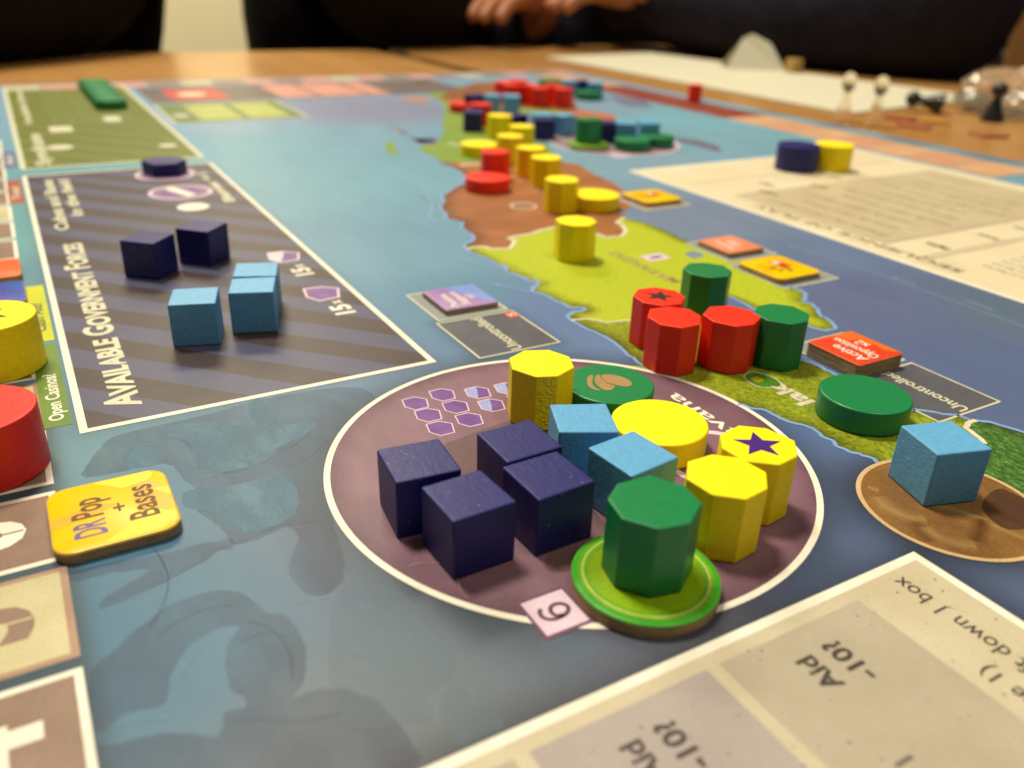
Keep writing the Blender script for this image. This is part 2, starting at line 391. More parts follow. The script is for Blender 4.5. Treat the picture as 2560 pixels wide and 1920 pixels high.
strk = fade_mat('dark teal stroke ink', pc(62, 80, 92, .7), .34); strl = fade_mat('pale teal stroke ink', pc(120, 158, 166, .78), .5)
for l, mt_, w_ in (([(1290, 1400), (1500, 1385), (1700, 1320), (1850, 1240), (1990, 1150)], strk, .03), ([(1310, 1440), (1450, 1400), (1560, 1390)], strk, .02), ([(1520, 1300), (1600, 1330), (1690, 1270)], strk, .02),
                   ([(1150, 1170), (1230, 1240), (1290, 1380)], strk, .03), ([(1600, 1440), (1760, 1440), (1880, 1500)], strl, .03), ([(1140, 1120), (1300, 1090), (1460, 1100)], strl, .025), ([(1700, 1330), (1850, 1350), (2000, 1290), (2100, 1180)], strk, .02)):
    P_ = smooth(D_(l), False, 5); fadestrip('figure_stroke', P_, w_, .0056, mt_, board, False, 1); fadestrip('figure_stroke', P_, w_, .0056, mt_, board, False, -1)
for l, mt_, w_ in (([(1380, 250), (1600, 170), (1800, 90), (2050, 60)], strk, .025), ([(760, 600), (1000, 480), (1250, 340), (1400, 260)], strk, .02), ([(1540, 840), (1700, 780), (1860, 800)], strk, .03), ([(1000, 820), (1150, 700), (1350, 620), (1500, 600)], strk, .03), ([(1600, 700), (1750, 760), (1860, 900), (1880, 1080)], strk, .03),
                   ([(1900, 600), (2050, 560), (2212, 540)], strl, .03), ([(1150, 1150), (1200, 1000), (1330, 860)], strl, .04), ([(700, 1380), (900, 1340), (1100, 1330)], strl, .04), ([(1500, 1350), (1700, 1330), (1900, 1350), (2200, 1300)], strk, .03)):
    P_ = smooth(G_(l), False, 5); fadestrip('figure_stroke', P_, w_, .0056, mt_, board, False, 1); fadestrip('figure_stroke', P_, w_, .0056, mt_, board, False, -1)
for l in ([(100, 600), (250, 640), (420, 760), (520, 930)], [(200, 780), (330, 850), (430, 1000)], [(60, 900), (240, 960), (380, 1120)], [(500, 1100), (420, 1180), (280, 1240)]):
    P_ = smooth(H_(l), False, 5); fadestrip('figure_stroke', P_, .04, .0066, strl, board, False, 1); fadestrip('figure_stroke', P_, .04, .0066, strl, board, False, -1)
# ---- boxed panels
def stripes_mat(name, c1, c2, period):
    mt, N, L, B = nmat(name)
    tc = N.new('ShaderNodeTexCoord'); sp = N.new('ShaderNodeSeparateXYZ'); L.new(tc.outputs['Object'], sp.inputs[0])
    a = N.new('ShaderNodeMath'); a.operation = 'ADD'; L.new(sp.outputs[0], a.inputs[0]); L.new(sp.outputs[1], a.inputs[1])
    b = N.new('ShaderNodeMath'); b.operation = 'MULTIPLY_ADD'; L.new(a.outputs[0], b.inputs[0]); b.inputs[1].default_value = 1/(period*U); b.inputs[2].default_value = .13
    f = N.new('ShaderNodeMath'); f.operation = 'FRACT'; L.new(b.outputs[0], f.inputs[0])
    g = N.new('ShaderNodeMath'); g.operation = 'PINGPONG'; L.new(f.outputs[0], g.inputs[0]); g.inputs[1].default_value = .5
    s = ramp(N, L, g.outputs[0], .24, .26)
    n1 = ramp(N, L, noise(N, L, 120, 6, .65, stretch=(.4, 1, 1), rot=.78), .3, .7)
    c = mixc(N, L, mixc(N, L, c1, tuple(x*.82 for x in c1), n1), mixc(N, L, c2, tuple(x*.78 for x in c2), n1), s)
    L.new(c, B.inputs['Base Color']); B.inputs['Roughness'].default_value = .42; B.inputs['Specular IOR Level'].default_value = .25; linen(N, L, B, .35)
    return mt
gm = stripes_mat('grey and brown striped print', pc(86, 84, 104), pc(76, 62, 58), 2.12)
poly('forces_panel', rect(.12, 15.17, 6.9, 37.2), .004, gm, board)
fp = frame('forces_border', 0.0, 15.05, 7.02, 37.32, .14, .006, white, board)
text('Available Government Forces', 1.12, 15.75, 27.3, .58, .009, paleink, fp, .035, smallcaps=True)
text('Cubes and Bases', .95, 28.9, 36.3, .36, .009, paleink, fp, .03)
text('in the field', 1.5, 30.5, 36.1, .36, .009, paleink, fp, .03)
purple = printed('purple ink', pc(134, 92, 148), pc(112, 74, 126), 200)
purple2 = printed('violet ink', pc(128, 80, 144), pc(106, 64, 124), 300)
pinkline = printed('pink white ink', pc(236, 206, 205), pc(226, 194, 196), 200, mottle=.05)
lilac = printed('pale violet ink', pc(168, 172, 206), pc(150, 150, 196), 300)
_hs = [at(850+x*.3888, 640+y*.3888) for x, y in ((378, 930), (462, 910), (543, 924), (557, 978), (468, 998), (398, 978))]
_hc = tuple(sum(p[i] for p in _hs)/6 for i in (0, 1)); HEX = [(p[0]-_hc[0], p[1]-_hc[1]) for p in _hs]
_hs = [at(60+x*.3797, 380+y*.3797) for x, y in ((1835, 893), (1960, 878), (2076, 888), (2082, 950), (1945, 976), (1858, 950))]
_hd = tuple(sum(p[i] for p in _hs)/6 for i in (0, 1)); HEX2 = [(p[0]-_hd[0], p[1]-_hd[1]) for p in _hs]
def hexa(u, v, r, yaw, z, parent, half=None, fill=None):
    H0 = HEX if r < .4 else HEX2; k1 = .90 if r < .4 else .86
    poly('hexagon_print', [(u+a, v+b) for a, b in H0], z, pinkline, parent)
    h = poly('hexagon_fill', [(u+a*k1, v+b*k1) for a, b in H0], z+.0012, fill or purple2, parent)
    if half: poly('hexagon_shade', [(u+a*k1, v+b*k1) for a, b in (H0[0], H0[1], (0, 0), H0[4], H0[5])], z+.0024, half, parent)
hexa(6.15, 20.2, .52, 0, .0075, board, None, purple); hexa(6.13, 23.6, .52, 0, .0075, board, pinkline, purple)
text('15', 6.47, 18.55, 19.2, .46, .009, white, fp, .04); text('x', 6.4, 19.3, 19.55, .3, .009, white, fp, .03)
text('15', 6.45, 21.75, 22.4, .46, .009, white, fp, .04); text('x', 6.4, 22.45, 22.7, .3, .009, white, fp, .03)
for v_, f_ in ((32.55, 1), (35.75, 0)):
    ring('base_ring', 4.93, v_, .98, 1.12, .0065, pinkline, board, 64)
    poly('base_slot', circ(4.93, v_, .98, 48), .0062, printed('mauve ink', pc(146, 116, 140), pc(128, 100, 122), 150), board)
    poly('base_hexagon', circ(4.93, v_, .78, 6, 0), .0078, purple, board)
    if f_: poly('base_bar', [(4.45, 33.25), (4.78, 33.45), (5.4, 31.95), (5.05, 31.8)], .009, white, board)
poly('number_spot', circ(4.92, 30.25, .53, 48), .0078, white, board)
text('Bases +1', 6.42, 30.5, 35.4, .36, .009, paleink, fp, .03)

gg = stripes_mat('olive green striped print', pc(118, 124, 36), pc(106, 112, 28), 2.4)
poly('green_panel', rect(.12, 38.6, 6.9, 64.2), .004, gg, board)
gp = frame('green_border', 0, 38.5, 7.02, 64.3, .2, .006, paleink, board)
text('Syndicate', 1.1, 39.1, 46.6, .5, .009, paleink, gp, .03)
text('Available Bases', .97, 49.5, 62.3, .32, .009, paleink, gp, .03)
poly('number_spot', circ(1.7, 42.8, .55, 40), .0078, paleink, board); poly('number_bar', rect(1.6, 46.8, 2.6, 48.4), .0078, paleink, board)
poly('number_bar', rect(4.3, 49.2, 5.1, 50.8), .0078, paleink, board); poly('number_spot', circ(6.05, 41.7, .4, 40), .0078, paleink, board)
lightol = printed('light olive ink', pc(150, 158, 92), pc(138, 146, 80), 200)
for r_ in range(3):
    for k in range(9): ring('casino_ring', 2.4+r_*1.35, 49.8+k*1.45, .42, .5, .007, lightol, board, 24)
# second box beyond the green one
poly('casino_panel', rect(7.5, 47.6, 14.4, 54.3), .004, printed('olive ink', pc(112, 128, 62), pc(100, 116, 54), 100), board)
frame('casino_border', 7.4, 47.5, 14.5, 54.4, .12, .006, paleink, board)
yg = printed('yellow green ink', pc(180, 184, 92), pc(168, 172, 82), 100)
poly('casino_cell', rect(8.9, 48.2, 11.1, 53.6), .0065, yg, board); poly('casino_cell', rect(11.5, 48.2, 13.7, 53.6), .0065, yg, board)
poly('number_spot', circ(8.15, 50, .42, 32), .0068, paleink, board)
poly('cash_panel', rect(7.5, 54.8, 28.5, 62.2), .004, printed('warm grey ink', pc(116, 102, 92), pc(96, 80, 72), 50), board)
poly('red_cell', rect(8.8, 55.8, 12.2, 61), .006, printed('red ink', pc(205, 78, 58), pc(190, 66, 48), 100), board)
poly('number_spot', circ(10.3, 58.3, .9, 32), .0078, paleink, board)
pk = printed('salmon ink', pc(216, 150, 122), pc(204, 138, 110), 60)
for a, b in ((15.3, 17.6), (17.9, 20.9), (21.2, 22.6)): poly('salmon_cell', rect(a, 55.2, b, 61.6), .006, pk, board)
# edge tracks
tan = printed('tan ink', pc(178, 140, 106), pc(160, 124, 92), 90)
brown = printed('grey brown ink', pc(152, 122, 96), pc(136, 106, 82), 60)
cream = printed('cream paper ink', pc(208, 194, 142), pc(194, 180, 126), 60, mottle=.08)
sand = printed('sand ink', pc(222, 172, 122), pc(208, 156, 106), 60)
sand2 = printed('sand rose ink', pc(216, 158, 114), pc(206, 148, 104), 60)
for k in range(20): poly('track_cell', rect(.1+k*2.12, 62.7, 2.1+k*2.12, 64.8), .0045, cream if k % 5 == 0 else (pk if k % 2 else brown), board)
for k in range(16):
    v1_ = 62.0-k*2.5
    poly('track_cell', rect(37.9, v1_-2.4, 41.45, v1_), .0045, printed('brick red ink', pc(150, 66, 42), pc(132, 54, 34), 50) if 40 < v1_ < 56 else (sand if k % 2 else sand2), board)
for k in range(3): poly('route_print', circ(25.2+k*.5, 45+k*.8, .8, 20), .004, pk, board)
# left track with digits
cells = [(-2.0, 7.05, '4', brown, white), (-2.0, 9.2, '5', cream, brown), (-2.0, 11.32, '6', brown, white), (-2.0, 13.5, '7', brown, white), (-2.0, 15.65, '8', cream, brown),
         (-2.0, 17.8, '9', brown, white)] + [(-2.0, 19.95+2.15*k, str(10+k), cream if k % 5 == 0 else brown, white) for k in range(12)]
for k, (_, v0, d, fillm, inkm) in enumerate(cells):
    f = poly('track_cell', rect(-2.6, v0, -.52, v0+1.95), .0045, (tan if inkm is brown else white), board)
    poly('cell_fill', rect(-2.5, v0+.1, -.62, v0+1.85), .006, fillm, f)
    if v0 < 15:
        text(d, -1.06, v0+.62, v0+1.38, 1.05, .008, inkm, f, .05, name='digit')
        if d in '56': poly('stencil_gap', rect(-1.32, v0+.99, -1.0, v0+1.03), .0095, fillm, f)
poly('track_cell', rect(-2.6, 4.9, -.52, 6.85), .0045, white, board)
# labels between track and boxes
for v0, v1_, c, s, cm in ((15.5, 19.58, pc(110, 140, 40), 'Open Casinos?', white), (19.8, 23.75, pc(214, 214, 22), 'Cash Aid?', ink), (32.9, 36.7, pc(178, 90, 66), 'Total', paleink), (39.0, 42.5, pc(104, 104, 140), 'Aid', paleink)):
    l = poly('label_print', rect(-.55, v0, -.08, v1_), .0055, printed('label ink '+s, c), board)
    text(s, -.2, v0+(.25 if s[0] == 'O' else .6), v0+(2.42 if s[0] == 'O' else 2.6), .24, .008, cm, l, .02)

# ---- land
J_ = lambda l: [at(1040+x*.3888, 440+y*.3888) for x, y in l]
F_ = lambda l: [at(1700+x*.3888, 640+y*.3888) for x, y in l]
S_ = lambda l: [at(1650+x*.4114, 700+y*.4114) for x, y in l]
B_ = lambda l: [at(850+x*.3888, y*.3888) for x, y in l]
T_ = lambda l: [at(1050+x*.2034, 180+y*.2034) for x, y in l]
grassA = printed('yellow green grass print', pc(196, 204, 44), pc(156, 166, 26), 1300, .3, .8, mottle=.25, stretch=(1, .7, 1), rot=.4)
grassB = printed('meadow green grass print', pc(166, 174, 38), pc(104, 118, 18), 1200, .36, .68, mottle=.3, stretch=(1, .6, 1), rot=.5)
grassC = printed('dark green grass print', pc(62, 92, 34), pc(100, 148, 62), 1000, .42, .68, mottle=.45, stretch=(1, .5, 1), rot=.2)
grassD = printed('soft green grass print', pc(138, 156, 58), pc(112, 146, 48), 60, .3, .7, mottle=.2)
earth = printed('brown earth print', pc(174, 110, 62), pc(146, 88, 46), 110, .3, .7, mottle=.2, stretch=(.3, 1, 1))
edge_dark = fade_mat('dark olive shade ink', pc(84, 70, 24, .6), .65)
edge_brown = fade_mat('dark brown shade ink', pc(92, 58, 32, .6), .5)
shore = printed('pale blue shore ink', pc(140, 172, 206), pc(128, 160, 196), 200, mottle=.05)
bord = printed('cream border ink', pc(232, 220, 180), pc(220, 206, 164), 200, mottle=.05)
# Matanzas
m_west = coast(J_([(320, 468), (400, 510), (480, 548), (560, 585), (590, 620), (690, 655), (790, 690), (750, 745), (870, 790), (960, 830), (1000, 850), (1090, 858), (1000, 884), (965, 900), (1000, 930)]), .1, 2, 3)
m_south = coast(J_([(1000, 930), (1110, 920), (1230, 945), (1370, 930), (1480, 960)]), .05, 2, 5)
m_gulf = coast(S_([(180, 120), (430, 105), (560, 175), (700, 230), (880, 272), (1000, 310), (1062, 300)]), .06, 2, 6)
m_east = coast(S_([(1062, 300), (1020, 240), (960, 200), (930, 150), (860, 125), (885, 95), (850, 60), (780, 35)])+F_([(540, 120), (380, 60)])+J_([(2160, 560), (1800, 440), (1700, 400), (1480, 300), (1340, 268)]), .08, 2, 8)
m_north = coast(J_([(1340, 268), (1290, 300), (1330, 320), (1350, 350), (1310, 392), (1230, 397), (1160, 372), (1020, 340), (890, 330), (820, 345), (720, 375), (590, 405), (640, 410), (605, 465), (500, 470), (430, 455), (320, 468)]), .06, 2, 9)
mat_poly = m_west+m_south[1:]+m_gulf+m_east[1:]+m_north[1:-1]
land = poly('grass_province', mat_poly, .004, grassA, board); land['label'] = 'bright yellow green province'
ribbon('shore_line', m_west, .1, .0085, shore, board); ribbon('shore_line', m_gulf, .1, .0085, shore, board); ribbon('shore_line', m_east[:40], .1, .0085, shore, board)
fadestrip('shore_shade', m_west, .55, .0055, edge_dark, board, False, -1); fadestrip('shore_shade', m_east, .55, .0055, edge_dark, board, False, -1)
fadestrip('shore_shade', m_gulf, .4, .0055, edge_dark, board, False, -1)
# Habana
h_west = coast(J_([(1000, 930), (1110, 990), (1240, 1050), (1330, 1120), (1400, 1170), (1475, 1222)]), .06, 2, 12)
h_gulf = coast(S_([(180, 120), (300, 260), (600, 420), (870, 492), (960, 520), (1060, 572), (1200, 660), (1400, 740), (1530, 792), (1640, 800), (1800, 822), (1880, 848)]), .06, 2, 13)
h_east = coast(F_([(1905, 1058), (1850, 1080), (1835, 1105), (1890, 1145), (1960, 1210)]), .03, 1, 14)
h_low = coast(F_([(370, 955), (430, 968), (520, 985), (620, 1030), (750, 1080), (880, 1130), (960, 1180), (1000, 1220), (1100, 1265), (1200, 1290), (1270, 1330)]), .05, 2, 15)
cc = [(7.4+4.2*math.cos(a), 10.35+4.2*math.sin(a)) for a in np.linspace(math.atan2(9.35-10.35, 11.45-7.4), math.atan2(14.3-10.35, 8.5-7.4), 30)]
hab_poly = h_west+[p for p in cc[::-1]]+h_low[1:]+[(13.2, 6.4)]+h_east[::-1]+h_gulf[::-1]+m_south[::-1]
land = poly('grass_province', hab_poly, .0036, grassB, board); land['label'] = 'mottled green province beside the city circle'
ribbon('shore_line', h_west, .09, .0085, shore, board); ribbon('shore_line', h_gulf, .08, .0085, shore, board); ribbon('shore_line', h_low, .085, .0085, shore, board)
fadestrip('shore_shade', h_low, .45, .0055, edge_dark, board, False, -1); fadestrip('shore_shade', h_gulf, .4, .0055, edge_dark, board, False, 1)
fadestrip('shore_shade', h_west, .5, .0055, edge_dark, board, False, -1)
p_top = coast(F_([(1905, 1058), (2000, 1070), (2212, 1135), (2330, 1180), (2500, 1260)]), .05, 2, 16)
land = poly('grass_province', p_top+[(17.2, 3.5), (13.4, 5.6), (13.0, 6.3)]+h_east[::-1][:-1], .0038, grassC, board); land['label'] = 'dark green province at the right edge'
ribbon('shore_line', p_top, .09, .0085, shore, board); ribbon('province_border', h_east, .11, .009, bord, board)
fadestrip('shore_shade', p_top, .4, .0057, edge_dark, board, False, 1)
ribbon('province_border', m_south, .08, .009, bord, board); ribbon('province_border', m_north, .14, .009, bord, board)
# brown province, and the ones beyond
b_west = coast(B_([(620, 1048), (740, 1090), (790, 1120), (800, 1150), (760, 1195), (700, 1230), (655, 1260), (648, 1340), (690, 1410), (790, 1430), (800, 1480), (838, 1500), (835, 1560)])+J_([(320, 468)]), .12, 2, 20)
b_east = coast(J_([(1340, 268), (1290, 240), (1360, 220), (1370, 120), (1280, 60), (1200, 10)])+B_([(1620, 1110), (1540, 1060), (1430, 1042), (1390, 1020)]), .15, 2, 21)
land = poly('earth_province', b_west+m_north[::-1]+b_east[1:], .0034, earth, board); land['label'] = 'brown province'
fadestrip('shore_shade', b_west, .7, .0055, edge_brown, board, False, -1); ribbon('shore_line', b_west, .1, .0085, shore, board)
g_west = coast(T_([(480, 1150), (330, 1130), (200, 1080), (90, 1000), (60, 900), (220, 860), (260, 640), (330, 480), (230, 330), (120, 250)]), .3, 2, 22)
g_far = T_([(300, 170), (800, 180), (1850, 300), (1950, 620), (1800, 720), (1600, 760), (1500, 850)])
land = poly('grass_province', g_west+g_far+B_([(1430, 1042)])+[b_west[0]], .0032, grassD, board); land['label'] = 'soft green province beyond the brown one'
land = poly('earth_province', T_([(230, 330), (340, 240), (700, 130), (1100, 120), (1900, 330), (1950, 520), (1650, 470), (900, 420), (500, 380)]), .0042, printed('orange earth print', pc(150, 92, 42), pc(126, 72, 30), 40), board)
poly('earth_province', [at(1350+x*.2034, 180+y*.2034) for x, y in [(300, 440), (600, 480), (900, 530), (950, 580), (760, 620), (460, 560)]], .005, printed('terracotta ink', pc(190, 112, 76), pc(180, 100, 66), 40), board)
poly('sea_print', T_([(1850, 560), (1300, 480), (1180, 640), (1450, 880), (1700, 840), (1950, 640)]), .0045, printed('grey blue ink', pc(128, 146, 160), pc(120, 138, 152), 40), board)
ribbon('province_border', smooth(T_([(350, 880), (600, 900), (800, 860), (1000, 1150), (700, 1130), (480, 1150)]), False, 4), .25, .009, bord, board)
# marks on the land
vl = printed('faint tan ink', pc(176, 152, 92), pc(166, 142, 84), 100)
text('MATANZAS', 15.45, 16.9, 20.0, .34, .009, vl, board, .03)
tg = poly('population_tag', rect(15.8, 18.75, 16.6, 19.3), .008, pinkline, board); text('1', 16.42, 18.93, 19.1, .4, .0095, purple2, tg, .03, name='digit')
text('LAS VILLAS', 17.6, 25.2, 28.4, .3, .009, printed('pale brown ink', pc(198, 160, 116), None, 100), board, .03)
ring('resource_ring', *at(850+1180*.3888, 1325*.3888), .42, .5, .008, bord, board, 32); poly('resource_spot', circ(*at(850+1180*.3888, 1325*.3888), .28, 24), .008, brown, board)
text('lak', 13.1, 9.95, 10.95, .42, .009, bord, board, .03)
gs = S_([(510, 585), (560, 560), (640, 578), (700, 600), (738, 640), (700, 655), (600, 650), (540, 620)])
ribbon('field_line', smooth(gs, True, 5), .03, .0085, bord, board, True)
poly('field_print', smooth(gs, True, 5), .0075, printed('leaf green ink', pc(84, 140, 38), pc(66, 116, 26), 100), board)
poly('field_spot', smooth(S_([(550, 600), (590, 590), (632, 608), (600, 622), (565, 615)]), True, 4), .0095, printed('golden ink', pc(206, 186, 28), None, 100), board)
for l in ([(1730, 500), (1790, 485), (1850, 510), (1790, 530)],):
    poly('pond_print', smooth(J_(l), True, 5), .008, printed('grey blue ink', pc(128, 146, 160)), board)
for l in ([(310, 545), (400, 560), (480, 580), (560, 605), (590, 590), (560, 570)], [(600, 640), (690, 655), (760, 660), (785, 680), (770, 712), (735, 742), (640, 728), (500, 695), (620, 705)]):
    ribbon('shore_line', smooth(J_(l), False, 5), .06, .0086, shore, board)
ribbon('shore_line', smooth(B_([(500, 1180), (560, 1250), (590, 1330), (570, 1400), (620, 1420)]), False, 4), .06, .003, shore, board)
# zone label boxes
greyp = printed('dark grey ink', pc(98, 96, 96), pc(88, 86, 88), 100)
greyp2 = printed('light grey ink', pc(150, 152, 140), pc(142, 144, 134), 100)
def zone(u0, v0, u1, v1, fill, s=None, wd=.05):
    p = poly('zone_box', rect(u0, v0, u1, v1), .007, fill, board)
    frame('zone_border', u0, v0, u1, v1, wd, .0085, paleink, p)
    if s: text(s, (u0+u1)/2+.1, v0+.1, v1-.12, .29, .009, paleink, p, .02)
    return p
zone(7.93, 14.78, 10.06, 17.05, greyp, 'Uncontrolled')
rd = poly('red_tag', rect(9.72, 16.58, 10.03, 17.0), .0095, printed('red ink', pc(205, 78, 58)), board)
text('S', 9.98, 16.66, 16.9, .2, .0105, paleink, rd, .02)
zone(8.05, 17.14, 10.0, 19.15, greyp2)
zone(14.63, 8.2, 16.65, 10.36, greyp, 'Uncontrolled'); zone(14.75, 10.5, 16.65, 12.3, greyp2)
zone(17.7, 15.2, 19.9, 17.5, greyp2); zone(19.4, 23.6, 21.6, 26.2, printed('tan grey ink', pc(188, 160, 130), None, 100)); zone(18.0, 17.7, 20, 19.8, greyp2)
# faint line and words in the sea
fl = printed('faint blue ink', pc(132, 150, 160), pc(124, 142, 152), 200)
ribbon('sea_line', [(21.3, 9.5), (21.25, 20.5)], .05, .003, fl, board)
text('Straits', 21.75, 11.6, 12.4, .2, .004, fl, board, .02); text('of', 21.6, 13.9, 14.7, .2, .004, fl, board, .02); text('Florida', 21.15, 17.2, 18.3, .2, .004, fl, board, .02)
text('Gulf Stream', 12.9, 26, 29, .3, .004, fl, board, 0)

# ---- city circle
city = printed('plum city print', pc(148, 106, 114), pc(112, 84, 86), 75, .3, .8, mottle=.12, stretch=(1, .35, 1), rot=.35)
ce = empty('city_circle', (7.4, 10.35, 0)); ce.parent = board
poly('city_print', circ(0, 0, 4.18, 128), .0060, city, ce)
def blot(pts, mt, z):
    o = poly('city_shade', smooth(pts, True, 5), z, mt, ce)
    a = o.data.attributes.new('cover', 'FLOAT', 'POINT'); a.data.foreach_set('value', [1.0]*len(o.data.vertices))
c7 = lambda l: [(x-7.4, y-10.35) for x, y in l]
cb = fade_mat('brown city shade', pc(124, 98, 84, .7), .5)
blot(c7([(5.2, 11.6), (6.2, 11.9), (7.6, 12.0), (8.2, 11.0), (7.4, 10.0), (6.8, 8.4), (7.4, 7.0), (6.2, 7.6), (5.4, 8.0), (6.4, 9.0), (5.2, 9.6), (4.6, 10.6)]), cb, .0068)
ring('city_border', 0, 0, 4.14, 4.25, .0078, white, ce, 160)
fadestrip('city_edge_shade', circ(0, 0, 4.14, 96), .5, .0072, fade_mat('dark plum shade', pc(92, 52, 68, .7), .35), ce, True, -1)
text('Havana', 10.78-7.4, 8.95-10.35, 11.55-10.35, .34, .009, white, ce, .012)
ring('casino_slot', 9.75-7.4, 9.2-10.35, .86, 1.0, .0080, pinkline, ce, 64)
ring('crest_print', 9.95-7.4, 10.75-10.35, .16, .2, .0080, pinkline, ce, 24)
for (a, b, h) in ((5.82, 13.48, None), (6.45, 13.58, None), (5.84, 12.93, None), (6.46, 13.0, None), (5.83, 12.36, None), (6.46, 12.42, None), (7.13, 13.35, lilac), (7.12, 12.75, lilac), (7.76, 13.25, lilac), (7.76, 12.7, lilac)):
    hexa(a-7.4, b-10.35, .285, 15, .0085, ce, h)
tg = poly('population_tag', rect(4.66-7.4, 6.75-10.35, 5.42-7.4, 7.56-10.35), .0088, printed('dark plum tag ink', pc(124, 84, 100)), ce)
poly('tag_field', rect(4.71-7.4, 6.81-10.35, 5.37-7.4, 7.50-10.35), .0100, pinkline, tg)
six = [at(1275+x*.1772, 1450+y*.1772) for x, y in ((432, 418), (420, 470), (450, 525), (530, 562), (630, 560), (730, 525), (805, 470), (826, 415), (795, 365), (710, 340), (620, 355), (572, 400), (578, 455), (625, 500), (690, 512), (760, 495))]
ribbon('digit', smooth([(p[0]-7.4, p[1]-10.35) for p in six], False, 5), .062, .0116, printed('plum ink', pc(104, 72, 80), None, 100), tg)
# small brown circle
be = empty('trade_circle', (12.21, 6.27, 0)); be.parent = board
brp = printed('golden brown print', pc(156, 112, 54), pc(112, 74, 36), 80, .3, .7, mottle=.2, stretch=(1, .4, 1), rot=.3)
poly('trade_print', circ(0, 0, 1.45, 96), .0100, brp, be); ring('trade_border', 0, 0, 1.40, 1.48, .0115, printed('gold cream ink', pc(222, 184, 124), None, 100), be, 96)
goldf = fade_mat('gold highlight ink', pc(214, 172, 98), .6); dkf = fade_mat('dark brown figure ink', pc(84, 56, 40), .8)
R_ = lambda l: [tuple(np.subtract(at(2060+x*.2532, 1000+y*.2532), (12.21, 6.27))) for x, y in l]
def blot2(l, mt, z):
    o = poly('coin_print', smooth(R_(l), True, 5), z, mt, be); a = o.data.attributes.new('cover', 'FLOAT', 'POINT'); a.data.foreach_set('value', [1.0]*len(o.data.vertices))
def soft(l, mt, z, wd):
    pts = smooth(R_(l), False, 6)
    fadestrip('coin_highlight', pts, wd, z, mt, be, False, 1); fadestrip('coin_highlight', pts, wd, z, mt, be, False, -1)
blot2([(1560, 1060), (1600, 960), (1720, 880), (1850, 920), (2100, 1060), (2120, 1260), (1980, 1280), (1800, 1280), (1640, 1180)], dkf, .0108)
soft([(520, 960), (600, 1050), (720, 1120), (860, 1165), (1000, 1180)], goldf, .0106, .24); soft([(990, 1250), (1080, 1330), (1200, 1385), (1340, 1430), (1500, 1450)], goldf, .0106, .24)
soft([(430, 860), (480, 880), (540, 900)], goldf, .0106, .12); soft([(1560, 1180), (1530, 1300), (1500, 1400)], fade_mat('brown figure ink', pc(100, 58, 30), .7), .0106, .2); soft([(900, 1200), (940, 1290), (1060, 1400)], fade_mat('brown figure ink', pc(100, 58, 30), .7), .0102, .2)
soft([(1050, 1040), (1300, 1090), (1560, 1190), (1800, 1300), (1990, 1370)], goldf, .0104, .14)
# far purple circle
fe = empty('city_circle', (26.4, 35.2, 0)); fe.parent = board
poly('city_print', circ(0, 0, 3.3, 96), .0060, printed('dusty pink ink', pc(172, 142, 138), pc(150, 118, 118), 40), fe); ring('city_border', 0, 0, 3.15, 3.32, .0075, pinkline, fe, 96)
tg = poly('population_tag', rect(-2.2, -3.3, -1.35, -2.4), .0088, pinkline, fe); text('2', -1.5, -3.0, -2.65, .45, .01, purple2, tg, .03, name='digit')
# ships and marks at the far sea
for x0, y0, s in ((280, 930, 1), (430, 940, .8)):
    pass
for pts, c in (([(300, 820), (420, 850), (520, 930), (620, 925), (600, 900), (450, 880), (360, 830)], (110, 96, 118)), ([(330, 830), (400, 835), (420, 860), (350, 855)], (176, 152, 156)), ([(470, 900), (620, 880), (640, 910), (500, 915)], (110, 116, 152))):
    poly('ship_print', B_(pts), .0045, printed('ship ink %d' % c[2], pc(*c), None, 60), board)
for pts, c in (([(1660, 800), (1990, 850), (2212, 920), (2212, 990), (2000, 930), (1700, 860)], (120, 108, 124)), ([(850, 290), (1250, 330), (1400, 440), (1050, 420), (900, 340)], (118, 120, 134))):
    poly('ship_print', [at(1350+x*.2034, 180+y*.2034) for x, y in pts], .0045, printed('ship ink %d' % c[2], pc(*c), None, 60), board)
poly('island_print', B_([(290, 920), (340, 910), (380, 1000), (300, 980)]), .0045, grassD, board)
poly('banner_print', B_([(400, 620), (560, 625), (570, 660), (430, 655)]), .0047, printed('orange banner ink', pc(184, 134, 92), None, 60), board)

# ---- sheets printed on the board
aid = empty('aid_panel', (0, 0, 0)); aid.parent = board
paperp = printed('cream speckled print', pc(212, 198, 158), pc(200, 184, 142), 50, mottle=.06)
cellp = printed('grey cream print', pc(190, 176, 144), pc(178, 164, 132), 45, mottle=.06)
cellq = printed('mauve cream print', pc(182, 168, 150), pc(168, 154, 138), 45, mottle=.06)
poly('aid_print', rect(-4, -8, 10.57, 5.75), .004, paperp, aid)
mesh('aid_border', [(-4, 5.6, .0055), (10.42, 5.6, .0055), (10.57, 5.75, .0055), (-4, 5.75, .0055), (10.42, -8, .0055), (10.57, -8, .0055)], [(0, 1, 2, 3), (1, 4, 5, 2)], white, aid)
for k in range(4):
    u1 = 8.91-k*2.76; poly('aid_cell', rect(u1-2.56, 2.2, u1, 5.40), .0055, cellp if k % 2 == 0 else cellq, aid)
inkg2 = flat('faded letter ink', (.16, .12, .10), .5)
for k in range(3):
    o = -2.74*k
    text('Aid', 7.5+o, 4.40, 4.97, .27, .0070, ink, aid, .03); text('-10?', 8.0+o, 4.32, 5.02, .27, .0070, ink, aid, .03)
    text('l', 7.3+o, 3.3, 3.36, .26, .0070, inkg2, aid, .03, name='digit')
text('Shift down 1 box', 9.9, 3.05, 5.45, .27, .0070, ink, aid, .005)
text('(if Alliance 1)', 9.38, 1.9, 3.78, .25, .0070, ink, aid, .005)
rnd = random.Random(4); bm = bmesh.new()
